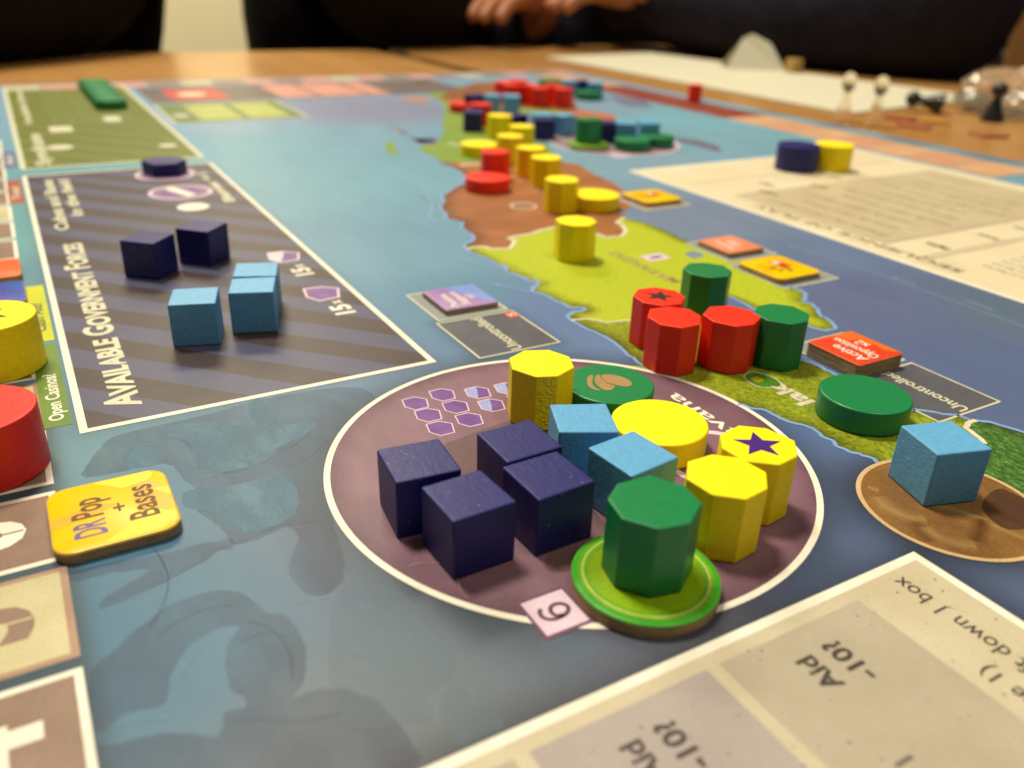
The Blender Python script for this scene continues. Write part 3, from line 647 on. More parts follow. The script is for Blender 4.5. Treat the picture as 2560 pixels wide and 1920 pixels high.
for k in range(150):
    a, b, r_ = rnd.uniform(2.5, 10.3), rnd.uniform(2.3, 5.5), rnd.choice([.008, .01, .014, .022])
    vs_ = [bm.verts.new(((a+r_*math.cos(t)*rnd.uniform(.6, 1.3))*U, (b+r_*math.sin(t))*U, .0065*U)) for t in (0, 1.05, 2.1, 3.14, 4.2, 5.2)]; bm.faces.new(vs_)
tag(bm_obj('paper_fleck', bm, printed('faded fleck ink', pc(132, 118, 94), None, 100), aid), kind='stuff')

seq = empty('sequence_panel', (0, 0, 0)); seq.parent = board
poly('sequence_print', rect(22.95, 2, 37.5, 29.4), .004, printed('cream sheet print', pc(236, 218, 172), pc(226, 206, 158), 30, mottle=.05), seq)
frame('sequence_border', 22.95, 2, 37.5, 29.4, .2, .0055, white, seq)
poly('sequence_box', rect(24.2, 17.05, 36.5, 24.1), .0055, printed('grey sand print', pc(208, 190, 146), pc(196, 176, 132), 40, mottle=.08), seq)
sepl = printed('olive line ink', pc(150, 138, 100), None, 100)
for l in (((24.1, 15.3), (36.5, 15.3)), ((24.1, 15.52), (36.5, 15.52)), ((24.2, 17.05), (36.5, 17.05)), ((24.2, 24.1), (36.5, 24.1)), ((24.2, 26.4), (36.5, 26.4))): ribbon('ruled_line', l, .06, .007, sepl, seq)
inkg = flat('grey olive ink', (.13, .115, .075), .5)
text('SEQUENCE OF PLAY', 24.05, 14.0, 22.6, .36, .007, inkg, seq, .02)
for a, b, c, d in ((25.75, 15.7, 16.55, 'Eligible'), (28.45, 15.7, 16.5, 'Event'), (30.6, 15.7, 16.5, 'Pass'), (25.95, 23.4, 24.4, '1st Eligible'), (28.9, 23.5, 24.3, '2nd'), (31, 24.6, 25.4, 'Event'), (27, 24.6, 25.5, 'Ops')): text(d, a, b, c, .26, .007, inkg, seq, .05)
fade_ = printed('faded script ink', pc(178, 160, 118), None, 100)
for k in range(9): text('Execute Op with or without Special Activity'[k:k+26], 25.2+k*1.1, 17.6+(k % 3)*.4, 23.2-(k % 2)*.8, .34, .007, fade_, seq, .03)
for k in range(5): text('Limited Operation or Pass now'[k:], 25.2+k*.5, 11.4+(k % 2)*.3, 14.2, .22, .007, inkg, seq, 0)

# ------------------------------------------------------------------ playing pieces
PZ = .0125
def bev_prism(pts, h, bev, seg=3, z0=0, mats=None, face_mat=None):
    bm = bmesh.new(); vs_ = [bm.verts.new((x*U, y*U, z0*U)) for x, y in pts]; f = bm.faces.new(vs_)
    r_ = bmesh.ops.extrude_face_region(bm, geom=[f]); bmesh.ops.translate(bm, verts=[v for v in r_['geom'] if isinstance(v, bmesh.types.BMVert)], vec=(0, 0, h*U))
    bmesh.ops.recalc_face_normals(bm, faces=bm.faces[:])
    if face_mat is not None:
        for f in bm.faces:
            if abs(f.normal.z) < .1 and math.cos(math.radians(face_mat))*f.normal.x+math.sin(math.radians(face_mat))*f.normal.y > .96: f.material_index = 1
    return bm
def finish(bm, bev, seg=3, sharp_n=20, smooth_sides=False):
    if smooth_sides: edges = [e for e in bm.edges if len(e.link_faces) == 2 and (abs(e.link_faces[0].normal.z-e.link_faces[1].normal.z) > .5)]
    else: edges = bm.edges[:]
    bmesh.ops.bevel(bm, geom=edges, offset=bev*U, segments=seg, affect='EDGES', profile=.6, clamp_overlap=True)
    for f in bm.faces: f.smooth = True
    return bm
def weighted(o):
    md = o.modifiers.new('wn', 'WEIGHTED_NORMAL'); md.keep_sharp = False; md.weight = 80
    return o
protos = {}
def cube_piece(color, loc, rz, label, group, seed=0):
    bm = bmesh.new(); bmesh.ops.create_cube(bm, size=1.0*U); rnd = random.Random(seed)
    for v in bm.verts: v.co += Vector([rnd.uniform(-.012, .012)*U for _ in range(3)]); v.co.z += .5*U
    zmin = min(v.co.z for v in bm.verts)
    for v in bm.verts:
        if v.co.z < .2*U: v.co.z = 0
    finish(bm, .036, 3)
    o = bm_obj('wooden_cube', bm, PAINT[color], loc=(*loc, PZ), rz=rz)
    return tag(weighted(o), label, 'wooden cube', group)
PAINT = {
    'navy': paint('navy blue painted wood', (.012, .013, .135), .45, .6, .03),
    'sky': paint('light blue painted wood', (.115, .37, .66), .45, .9, 0),
    'yellow': paint('yellow painted wood', (.95, .75, .001), .5, .30, 0, coat=0),
    'red': paint('red painted wood', (.86, .030, .010), .40, .25, 0),
    'green': paint('green painted wood', (.006, .20, .062), .36, .22, 0, coat=.25),
    'wrinkled': paint('wrinkled yellow paint', (.95, .75, .001), .25, .5, 0, wrinkle=True),
    'cylred': paint('scarlet painted wood', (.74, .02, .01), .42, .4, 0),
}
dots = paint('teal side paint', (.05, .2, .3))
def octa(color, loc, yaw, label, group, star=None, z0=PZ, wrinkle=None, h=1.13, r=.63, seed=0):
    rnd = random.Random(seed+11)
    # slightly uneven octagon like the cut dowels in the photo
    pts = [(r*rnd.uniform(.965, 1.02)*math.cos(math.radians(45*k+rnd.uniform(-4, 4))), r*rnd.uniform(.965, 1.02)*math.sin(math.radians(45*k+rnd.uniform(-4, 4)))) for k in range(8)]
    if wrinkle is not None: pts = [(r*math.cos(math.radians(45*k+(5 if k == 5 else -3 if k == 6 else 0))), r*math.sin(math.radians(45*k+(5 if k == 5 else -3 if k == 6 else 0)))) for k in range(8)]
    bm = bev_prism(pts, h, .05, face_mat=wrinkle); finish(bm, .03, 3)
    o = bm_obj('octagonal_piece', bm, [PAINT[color], PAINT['wrinkled']] if wrinkle is not None else PAINT[color], loc=(*loc, z0), rz=math.radians(yaw))
    weighted(o); tag(o, label, 'octagonal piece', group)
    if star:
        smt, rot, sr = star
        sp = []
        for k in range(10):
            a = math.radians(rot+36*k); rr = sr if k % 2 == 0 else sr*.42; sp.append((rr*math.cos(a), rr*math.sin(a)))
        s = poly('star_mark', sp, h+.004, smt, o)
    return o
def disc(color, loc, label, group, r=.87, h=.5, z0=PZ, name='wooden_disc', cat='wooden disc', bev=.05):
    bm = bev_prism(circ(0, 0, r, 64), h, bev); finish(bm, bev, 3, smooth_sides=True)
    o = bm_obj(name, bm, PAINT[color], loc=(*loc, z0)); weighted(o)
    return tag(o, label, cat, group)
def chit(loc, rz, w_, h_, t, face, label, group, words=(), rad=.16, z0=PZ, layers=1, art=()):
    e = empty('cardboard_chit', (*loc, z0), rz); tag(e, label, 'cardboard chit', group)
    def rr(w2, h2, r2, n=6):
        out = []
        for cx, cy, a0 in ((w2-r2, h2-r2, 0), (-w2+r2, h2-r2, 90), (-w2+r2, -h2+r2, 180), (w2-r2, -h2+r2, 270)):
            for k in range(n+1): a = math.radians(a0+90*k/n); out.append((cx+r2*math.cos(a), cy+r2*math.sin(a)))
        return out
    for k in range(layers):
        bm = bev_prism(rr(w_/2, h_/2, rad), t-.01, 0, z0=k*(t+.004)); c = bm_obj('cardboard_core', bm, CARD, e)
    zt = (layers-1)*(t+.004)+t
    # printed paper wraps a little over the edge
    n = len(rr(1, 1, .1)); L0 = rr(w_/2+.004, h_/2+.004, rad); L1 = rr(w_/2+.004, h_/2+.004, rad); L2 = rr(w_/2-.012, h_/2-.012, rad); L3 = rr(w_/2-.04, h_/2-.04, rad*.85)
    vs_ = [(*p, zt-.04) for p in L0]+[(*p, zt-.025) for p in L1]+[(*p, zt-.008) for p in L2]+[(*p, zt) for p in L3]
    fs = [(a*n+k, a*n+(k+1) % n, (a+1)*n+(k+1) % n, (a+1)*n+k) for a in range(3) for k in range(n)]+[tuple(range(3*n, 4*n))]
    f = mesh('printed_face', vs_, fs, face, e, smooth=True)
    for k, (pp, mt) in enumerate(art): poly('face_art', pp, zt+.0015+.0008*k, mt, f)
    for s, x, y0, y1, hh, mt in words: text(s, x, y0, y1, hh, zt+.004, mt, f, .02)
    return e
CARD = cardboard()
GN, GS, GY, GR, GG = 'navy blue wooden cubes', 'light blue wooden cubes', 'yellow wooden octagonal pieces', 'red wooden octagonal pieces', 'green wooden octagonal pieces'
deg = math.radians
# cubes (centre, turn)
def cb4(color, pts, label, g, seed):
    c = (sum(p[0] for p in pts)/4, sum(p[1] for p in pts)/4); L_, B4, R4, F4 = pts
    a = math.atan2((R4[1]-F4[1])+(B4[1]-L_[1]), (R4[0]-F4[0])+(B4[0]-L_[0])); return cube_piece(color, c, a, label, g, seed)
cb4('navy', [(3.9, 10.6), (4.92, 10.48), (4.79, 9.45), (3.82, 9.54)], 'navy blue cube nearest the ring of purple hexagon prints, leftmost in the city circle', GN, 1)
cb4('navy', [(4.11, 9.33), (5.05, 9.4), (5.08, 8.32), (4.15, 8.32)], 'navy blue cube at the front of the cluster with a corner towards the viewer', GN, 2)
cb4('navy', [(5.38, 9.27), (6.40, 9.29), (6.41, 8.29), (5.42, 8.25)], 'navy blue cube with a white speck beside the green octagonal piece', GN, 3)
cb4('navy', [(5.56, 10.33), (6.51, 10.33), (6.47, 9.36), (5.54, 9.36)], 'navy blue cube with chipped corner behind the one with a white speck', GN, 4)
cb4('sky', [(7.11, 10.71), (8.04, 10.25), (7.61, 9.36), (6.68, 9.72)], 'light blue cube between the tall wrinkled yellow piece and the yellow disc', GS, 5)
cb4('sky', [(6.86, 9.17), (7.83, 9.28), (7.96, 8.27), (6.98, 8.15)], 'light blue cube right behind the green piece standing on its token', GS, 6)
cb4('sky', [(12.06, 7.40), (13.02, 7.08), (12.70, 6.14), (11.72, 6.45)], 'light blue cube alone on the golden brown trade circle', GS, 7)
cb4('sky', [(2.46, 19.2), (3.40, 18.9), (3.10, 17.93), (2.14, 18.2)], 'light blue cube standing apart at the front of the striped forces box', GS, 8)
cb4('sky', [(3.77, 19.4), (4.72, 19.08), (4.43, 18.10), (3.48, 18.4)], 'light blue cube in front of its twin in the striped forces box', GS, 9)
cb4('sky', [(4.13, 20.44), (5.10, 20.1), (4.78, 19.16), (3.83, 19.46)], 'light blue cube half hidden behind another in the striped forces box', GS, 10)
cb4('navy', [(1.88, 23.56), (2.55, 24.30), (3.27, 23.62), (2.57, 22.86)], 'dark navy cube on the left of a pair in the striped forces box', GN, 11)
cb4('navy', [(3.35, 24.12), (4.05, 24.86), (4.78, 24.17), (4.10, 23.45)], 'dark navy cube on the right of a pair in the striped forces box', GN, 12)
def C1(color, loc, a, label, s): return cube_piece(color, loc, deg(a), label, GN if color == 'navy' else GS, s)
C1('navy', (21.15, 40.6), -28, 'navy cube on the soft green land left of the yellow row', 13)
C1('navy', (24.3, 46.3), 20, 'navy cube peeping out behind the red pieces beyond the yellow row', 14)
C1('sky', (25.2, 45.9), -30, 'light blue cube behind the farthest yellow piece, left one of a touching pair', 15)
C1('sky', (26.15, 45.3), -30, 'light blue cube behind the farthest yellow piece, right one of a touching pair', 26)
C1('navy', (23.5, 37.3), -25, 'navy cube right of the yellow row, before the pale blue pair', 16)
C1('navy', (22.7, 38.9), 10, 'navy cube mostly hidden behind the farther yellow pieces', 17)
C1('sky', (24.2, 38.7), -20, 'light blue cube just behind the navy cube right of the yellow row', 18)
C1('sky', (25.15, 38.1), 12, 'light blue cube at the right end of the group before the far city circle', 19)
C1('navy', (26.05, 35.4), -20, 'navy cube on the far city circle beside the green octagonal piece', 20)
C1('sky', (26.85, 34.95), -28, 'light blue cube on the far city circle behind the green discs', 21)
C1('sky', (28.1, 34.7), -22, 'light blue cube at the far right of the far city circle', 22)
C1('sky', (34.0, 50.9), -25, 'light blue cube at the far edge of the board left of a navy cube', 23)
C1('navy', (34.9, 50.8), -10, 'navy cube at the far edge of the board between two light blue cubes', 24)
C1('sky', (35.2, 49.5), -30, 'light blue cube at the far edge of the board, right of the navy cube', 25)
# octagonal pieces
purp = flat('purple star foil', (.055, .012, .20), .4); blk = flat('black star print', (.02, .005, .004), .5)
octa('yellow', (7.72, 11.95), 0, 'tall yellow octagonal piece with wrinkled paint beside the hexagon prints', GY, wrinkle=-113, seed=1)
octa('yellow', (8.1, 7.39), 26, 'plain yellow octagonal piece right beside the green piece on its token', GY, seed=2)
octa('yellow', (9.19, 7.84), 30, 'yellow octagonal piece with a purple star on top', GY, star=(purp, 101, .40), seed=3)
octa('green', (6.49, 7.09), 13, 'green octagonal piece standing on the light green round token', GG, z0=PZ+.225, seed=4)
octa('red', (12.04, 13.85), 15, 'red octagonal piece with a black star on top', GR, star=(blk, 100, .36), seed=5)
octa('red', (11.55, 12.71), 20, 'red octagonal piece directly in front of the starred red one', GR, seed=6)
octa('red', (12.72, 12.22), 9, 'red octagonal piece touching the front right green piece', GR, seed=7)
octa('green', (14.37, 14.85), 9, 'green octagonal piece behind the starred red piece', GG, seed=8)
octa('green', (13.82, 11.82), 17, 'green octagonal piece at the right end of the red row', GG, seed=9)
octa('yellow', (13.89, 20.01), 5, 'yellow octagonal piece alone on the bright green land', GY, seed=10)
octa('yellow', (16.5, 24.82), 12, 'yellow octagonal piece touching the yellow disc on the brown land', GY, seed=11)
octa('yellow', (18.02, 28.34), 20, 'yellow octagonal piece on brown land, second from the front of the slanting row', GY, seed=12)
octa('yellow', (18.5, 30.26), 3, 'yellow octagonal piece on brown land, third from the front of the slanting row', GY, seed=13)
octa('yellow', (19.06, 32.99), 15, 'yellow octagonal piece right behind the plain red one', GY, seed=14)
octa('yellow', (20.83, 35.03), 30, 'yellow octagonal piece beside the navy cube in the slanting row', GY, seed=15)
octa('yellow', (21.44, 38.21), 9, 'farthest yellow octagonal piece, in front of a light blue cube', GY, seed=16)
octa('red', (16.7, 30.12), 9, 'red octagonal piece standing right behind the red disc', GR, seed=17)
octa('red', (22.35, 42.0), 9, 'red octagonal piece behind the navy cube left of the yellow row', GR, seed=18)
octa('red', (30.6, 46.5), 9, 'red octagonal piece at the right front of the far red crowd', GR, seed=19)
octa('red', (29.3, 47.2), 20, 'red octagonal piece at the left front of the far red crowd', GR, seed=20)
octa('red', (29.4, 48.6), 9, 'red octagonal piece in the middle of the far red crowd', GR, seed=21)
octa('red', (28.5, 50.4), 9, 'red octagonal piece at the left back of the far red crowd', GR, seed=22)
octa('red', (30.75, 48.0), 29, 'red octagonal piece at the right back of the far red crowd', GR, seed=31)
octa('red', (29.9, 50.9), 12, 'red octagonal piece at the very back of the far red crowd', GR, seed=32)
octa('red', (28.3, 49.0), 29, 'red octagonal piece at the left end of the far red crowd', GR, seed=23)
octa('green', (24.39, 34.6), 9, 'green octagonal piece on its token on the far city circle', GG, z0=PZ+.225, seed=24)
octa('red', (40.8, 45.7), 9, 'small red piece alone on the brick red edge track', GR, r=.5, h=1.15, seed=25)
# discs
gd = disc('green', (9.17, 11.70), 'green wooden disc with a gold leaf emblem behind the tall yellow piece', 'green wooden discs')
gold = flat('gold foil', (.46, .28, .13), .35, .6, .25)
E_ = lambda l: [tuple(np.subtract(at(850+x*.3888, 640+y*.3888, .51), (9.17, 11.70))) for x, y in l]
for l in ([(1590, 820), (1592, 780), (1615, 767), (1628, 775), (1622, 820), (1645, 850), (1680, 864), (1640, 862), (1605, 845)],
          [(1638, 790), (1650, 768), (1670, 768), (1680, 790), (1720, 820), (1768, 838), (1745, 862), (1700, 862), (1665, 840), (1640, 815)],
          [(1688, 790), (1682, 768), (1730, 762), (1810, 778), (1865, 805), (1875, 828), (1840, 842), (1770, 830), (1712, 812)]):
    poly('gold_emblem', smooth(E_(l), True, 5), .504, gold, gd)
disc('yellow', (9.07, 10.03), 'broad yellow disc in the middle of the city circle', 'yellow wooden discs')
disc('green', (13.44, 9.12), 'plain dark green disc beside the light blue cube on the trade circle', 'green wooden discs')
disc('yellow', (17.92, 24.71), 'yellow disc to the right of a yellow piece on the brown land', 'yellow wooden discs')
disc('yellow', (18.51, 34.84), 'far yellow disc behind the red octagonal piece', 'yellow wooden discs')
disc('red', (15.59, 28.64), 'red disc on the brown land in front of a red piece', 'red wooden discs')
disc('red', (23.7, 46.7), 'far red disc at the left edge of the group behind the yellow row', 'red wooden discs')
disc('green', (26.15, 33.35), 'green disc at the front rim of the far city circle', 'green wooden discs')
disc('green', (27.95, 33.7), 'green disc with pale top on the right of the far city circle', 'green wooden discs')
disc('green', (34.3, 49.0), 'green disc in front of the cubes at the far edge of the board', 'green wooden discs')
disc('green', (35.4, 55.6), 'green disc mostly hidden behind the far red crowd', 'green wooden discs')
for k in range(6): disc('green', (5.1, 53.75+1.76*k), ['nearest green disc of the touching row in the olive box', 'second green disc of the touching row in the olive box', 'third green disc of the touching row in the olive box', 'fourth green disc of the touching row in the olive box', 'fifth green disc of the touching row in the olive box', 'farthest green disc of the touching row in the olive box'][k], 'row of green discs in the olive box')
# navy five-sided base
bm = bev_prism([(.85*math.cos(deg(a)), .85*math.sin(deg(a))) for a in (105, 52, -5, -62, -128, 165)], .5, .05); finish(bm, .05, 3)
o = bm_obj('hexagonal_piece', bm, PAINT['navy'], loc=(4.97, 35.95, PZ)); weighted(o); tag(o, 'flat navy hexagonal piece on the ringed slot at the far end of the striped box', 'hexagonal piece')
# large cylinders
def cyl(color, loc, label, smt=None, rot=0, h=1.12, r=.92, lean=None):
    o = disc(color, loc, label, 'large wooden cylinders', r, h, PZ, 'wooden_cylinder', 'wooden cylinder', .04)
    if smt:
        sp = [((.46 if k % 2 == 0 else .2)*math.cos(deg(rot+36*k)), (.46 if k % 2 == 0 else .2)*math.sin(deg(rot+36*k))) for k in range(10)]
        poly('star_mark', sp, h+.004, smt, o)
    return o
cyl('yellow', (-1.20, 18.75), 'large yellow cylinder with a black star on the left track', blk, -28)
cyl('cylred', (-1.42, 14.45), 'large red cylinder on the left track in front of the yellow one', blk, -28, 1.1)
cyl('navy', (30.39, 26.79), 'large navy cylinder touching a yellow one on the cream sheet', None, 0)
cyl('yellow', (32.05, 26.25), 'large yellow cylinder beside the navy one on the cream sheet', None, 0, 1.12, .86)
# round tokens
def token(loc, label):
    e = empty('round_token', (*loc, PZ)); tag(e, label, 'round token', 'light green round tokens')
    bm = bev_prism(circ(0, 0, 1.03, 72), .2, 0); bm_obj('cardboard_core', bm, CARD, e)
    n = 72; prof = [(1.036, .175), (1.036, .19), (1.02, .207), (.985, .215)]
    vs_ = [(*p, z) for r_, z in prof for p in circ(0, 0, r_, n)]
    fs = [(a*n+k, a*n+(k+1) % n, (a+1)*n+(k+1) % n, (a+1)*n+k) for a in range(3) for k in range(n)]+[tuple(range(3*n, 4*n))]
    f = mesh('printed_face', vs_, fs, printed('grass green token print', pc(60, 172, 30), pc(50, 156, 24), 100), e, smooth=True)
    ring('token_band', 0, 0, .80, .95, .2215, fade_mat_plain('token mid green', pc(112, 176, 20)), f)
    poly('token_field', circ(0, 0, .95, 64), .2185, printed('lime token print', pc(148, 182, 6), pc(130, 164, 4), 60, weave=.5), f)
    ring('token_line', 0, 0, .86, .895, .2245, printed('pale lime ink', pc(196, 210, 96), None, 100), f)
    return e
def fade_mat_plain(n, c): return printed(n, c, None, 100)
token((6.43, 7.01), 'light green round token under the front green octagonal piece'); token((24.3, 34.45), 'light green round token under the green piece on the far city circle')
# chits
yl = printed('golden yellow card print', pc(255, 208, 0), pc(250, 196, 0), 60, mottle=.04, rough=.3, weave=.25)
og = printed('orange yellow card print', pc(252, 188, 8), None, 60, mottle=.04, rough=.3, weave=.25); lem = printed('lemon card print', pc(255, 232, 0), None, 60, mottle=.04, rough=.3, weave=.25)
brn = flat('brown letter ink', (.13, .055, .008), .45, .2); vio = flat('violet letter ink', (.07, .035, .22), .4); wht = flat('white letter ink', (.75, .70, .62), .4); rdi = flat('red emblem ink', (.55, .04, .03), .4)
chit((.21, 12.03), deg(0), 1.72, 1.82, .18, yl, 'yellow chit lettered DR Pop + Bases at the left edge of the sea', 'yellow chits',
     words=[('DR', -.14, -.60, -.18, .42, vio), ('Pop', -.14, -.10, .44, .42, brn), ('+', .20, -.12, .12, .22, brn), ('Bases', .60, -.46, .48, .40, brn)], rad=.3,
     art=[([(-.85, -.2), (-.3, -.1), (.1, .1), (-.2, .25), (-.85, .05)], og), ([(.62, .6), (.82, .3), (.84, -.35), (.45, -.45), (.30, .1), (.4, .75)], og), ([(-.2, .86), (.2, .5), (.62, .62), (.7, .8), (.6, .86)], lem), ([(.48, -.2), (.84, -.55), (.6, -.85), (-.2, -.86), (.1, -.6)], lem), ([(.84, .25), (.62, .3), (.84, .0)], lem)])
lv = printed('mauve card print', pc(176, 134, 176), pc(158, 120, 166), 60, mottle=.04); bl = printed('pale blue card print', pc(134, 158, 214), None, 60, mottle=.05)
chit((9.12, 18.12), deg(-1), 1.46, 1.50, .14, lv, 'mauve and blue chit lettered Passive Support on the light grey zone box', 'lettered chits',
     words=[('Passive', -.28, -.62, .3, .22, wht), ('Support', .02, -.6, .38, .22, wht), ('x1', .32, -.22, .02, .2, wht)], rad=.06,
     art=[([(.71, -.73), (.71, .73), (-.25, .73), (0, .55), (-.1, .4), (.2, .3), (.05, .1), (.35, 0), (.2, -.2), (.5, -.3), (.4, -.5), (.62, -.6)], bl)])
chit((15.46, 11.02), deg(0), 1.46, 1.46, .165, printed('scarlet card print', pc(232, 72, 30), pc(222, 60, 24), 60, mottle=.04), 'stacked red chit lettered Active Opposition beside the far green pieces', 'lettered chits',
     words=[('Active', -.25, -.6, .3, .26, wht), ('Opposition', .08, -.62, .56, .24, wht), ('x2', .42, -.1, .22, .24, wht)], rad=.08, layers=2,
     art=[([(.71, -.7), (.71, .7), (.0, .7), (.2, .5), (.1, .35), (.4, .3), (.3, 0), (.55, -.1), (.45, -.4)], printed('orange card print', pc(240, 116, 36), None, 60, mottle=.04))])
yart = [([(.0, -.15), (.38, -.15), (.38, .45), (.0, .45)], rdi), ([(.05, .2), (.3, .2), (.3, .42), (.05, .42)], wht), ([(-.7, -.3), (-.2, -.1), (-.3, .5), (-.7, .3)], og)]
chit((18.65, 16.37), deg(0), 1.72, 1.78, .17, yl, 'yellow chit with a small red emblem on the zone box near the olive shore', 'yellow chits', words=[('US', -.15, -.35, .1, .22, brn), ('Aid', .15, -.5, -.2, .22, brn)], rad=.25, art=yart)
chit((20.6, 24.8), deg(0), 1.75, 1.75, .17, yl, 'far yellow chit lying right of the yellow disc', 'yellow chits', words=[('US', -.15, -.35, .1, .22, brn)], rad=.25, art=yart)
chit((18.95, 18.72), deg(0), 1.46, 1.5, .165, printed('salmon orange card print', pc(238, 148, 104), pc(232, 130, 84), 60, mottle=.05), 'pale orange chit behind the yellow chit with the emblem', 'lettered chits', words=[('Passive', -.2, -.5, .4, .24, wht), ('Opp', .2, -.3, .3, .24, wht)], rad=.08)
# chits by the left track
p = at(53, 670, .2)
chit((p[0]-.86, 24.95), deg(0), 1.7, 1.6, .2, printed('flame orange card print', pc(240, 110, 36), pc(232, 70, 28), 90, mottle=.05), 'orange chit cut by the left edge, behind the yellow cylinder', 'lettered chits', words=[('Aid', .2, -.3, .3, .3, wht)], rad=.2)
chit((p[0]-.84, 22.9), deg(0), 1.7, 1.7, .2, printed('royal blue card print', pc(20, 96, 170), pc(70, 40, 140), 90, mottle=.05), 'blue and violet chit right behind the big yellow cylinder', 'lettered chits', words=[('Pop', .2, -.3, .3, .3, wht)], rad=.2)

# ------------------------------------------------------------------ things on the far tables
TZ = -.25
def lathe(name, prof, mt, parent=None, n=28, **k):
    vs_ = []; fs = []
    for r_, z in prof: vs_ += [(r_*math.cos(2*math.pi*i/n), r_*math.sin(2*math.pi*i/n), z) for i in range(n)]
    for a in range(len(prof)-1): fs += [(a*n+i, a*n+(i+1) % n, (a+1)*n+(i+1) % n, (a+1)*n+i) for i in range(n)]
    fs += [tuple(range(n))[::-1], tuple(range((len(prof)-1)*n, len(prof)*n))]
    return mesh(name, vs_, fs, mt, parent, smooth=True, **k)
pawn = [(.72, 0), (.74, .08), (.66, .3), (.48, .75), (.30, 1.25), (.24, 1.5), (.30, 1.58), (.46, 1.72), (.54, 1.95), (.50, 2.2), (.34, 2.38), (.12, 2.45)]
bm_ = flat('black pawn plastic', (.012, .012, .012), .3)
mt, N, L, B = nmat('frosted white pawn plastic'); B.inputs['Base Color'].default_value = (.95, .88, .74, 1); B.inputs['Roughness'].default_value = .25; B.inputs['Transmission Weight'].default_value = .88; B.inputs['IOR'].default_value = 1.08; B.inputs['Roughness'].default_value = .35
wp = mt
o = lathe('pawn', pawn, bm_, loc=(56.2, 33.9, TZ)); tag(o, 'black pawn standing upright on the table by the clear bag', 'pawn', 'black pawns')
o = lathe('pawn', pawn, bm_, loc=(55.6, 37.2, TZ+.62)); o.rotation_euler = (0, deg(84), deg(118)); tag(o, 'black pawn lying on its side beside the upright one', 'pawn', 'black pawns')
sc_pawn = [(r_*.78, z*1.22) for r_, z in pawn]
o = lathe('pawn', sc_pawn, wp, loc=(45.3, 36.9, TZ)); tag(o, 'frosted white pawn nearer the small red piece, beside the board edge', 'pawn', 'white pawns')
o = lathe('pawn', sc_pawn, wp, loc=(45.9, 35.0, TZ)); tag(o, 'frosted white pawn nearer the black pawns, beside the board edge', 'pawn', 'white pawns')
# paper sheets
papm = flat('white paper', (.58, .55, .42), .6)
def sheet(pts, z, label):
    bm = bmesh.new(); vs_ = [bm.verts.new((x*U, y*U, z*U)) for x, y in pts]; f = bm.faces.new(vs_)
    r_ = bmesh.ops.extrude_face_region(bm, geom=[f]); bmesh.ops.translate(bm, verts=[v for v in r_['geom'] if isinstance(v, bmesh.types.BMVert)], vec=(0, 0, .12*U)); bmesh.ops.recalc_face_normals(bm, faces=bm.faces[:])
    c = (sum(p[0] for p in pts)/4, sum(p[1] for p in pts)/4)
    return tag(bm_obj('paper_booklet', bm, papm), label, 'booklet')
sheet([(48.4, 39.0), (67.3, 41.4), (64.0, 80.0), (48.6, 77.5)], TZ+.03, 'large white booklet lying on the table before the dark sleeve')
t = empty('folded_card', (*[c_*.885 for c_ in at(1880, 150, TZ)], TZ+.16)); tag(t, 'white card folded into a little tent in front of the dark sleeve', 'folded card')
t.rotation_euler = (0, 0, -YAW+.1)
mesh('card_face', [(-3.0, -1.6, 0), (2.9, -1.5, 0), (1.6, 0, 2.3), (-.3, 0, 3.1), (-1.2, 0, 2.7)], [(0, 1, 2, 3, 4)], papm, t)
mesh('card_face', [(-2.6, 1.7, 0), (2.9, 1.6, 0), (1.6, 0.04, 2.3), (-.3, 0.04, 3.1), (-1.2, 0.04, 2.7)], [(4, 3, 2, 1, 0)], papm, t)
bx = box('wooden_block', (-.6, -.6, 0), (.6, .6, 1.2), flat('tan wood', (.42, .26, .07), .5), None, .12); bx.location = Vector((*[c_*.9 for c_ in at(1985, 163, TZ)], TZ+.16))*U; tag(bx, 'small tan block beside the folded white card', 'wooden block')
for k, (x, y, c, l) in enumerate(((2250, 300, (.30, .08, .03), 'dark orange tile on the table nearest the frosted pawns'), (2285, 318, (.40, .13, .06), 'red tile on the table in front of the dark orange one'), (2330, 306, (.48, .24, .04), 'amber tile on the table beside the red one'), (2470, 340, (.36, .14, .05), 'rust tile alone on the table in front of the black pawn'))):
    b_ = box('loose_tile', (-.7, -.9, 0), (.7, .9, .18), flat('tile colour %d' % k, c, .5), None, .04); b_.location = Vector((*at(x, y, TZ), TZ))*U; b_.rotation_euler = (0, 0, .4*k); tag(b_, l, 'tile', 'loose tiles on the table')
# clear bag
mt, N, L, B = nmat('clear plastic'); B.inputs['Base Color'].default_value = (.92, .90, .82, 1); B.inputs['Roughness'].default_value = .2; B.inputs['Transmission Weight'].default_value = .9; B.inputs['IOR'].default_value = 1.12; B.inputs['Coat Weight'].default_value = 1; B.inputs['Coat Roughness'].default_value = .08
bmx = bmesh.new(); bmesh.ops.create_icosphere(bmx, subdivisions=4, radius=1)
import mathutils.noise as mn
for v in bmx.verts:
    n_ = mn.noise(v.co*2.2)*.28+mn.noise(v.co*5)*.1
    v.co = v.co*(1+n_); v.co.z = max(v.co.z, -.62)
    v.co = Vector((v.co.x*4.6*U, v.co.y*4.2*U, (v.co.z+.62)*1.9*U))
for f in bmx.faces: f.smooth = True
o = bm_obj('plastic_bag', bmx, mt, loc=(62.5, 35.5, TZ)); tag(o, 'crumpled clear plastic bag with a bright glint at the right edge', 'plastic bag')
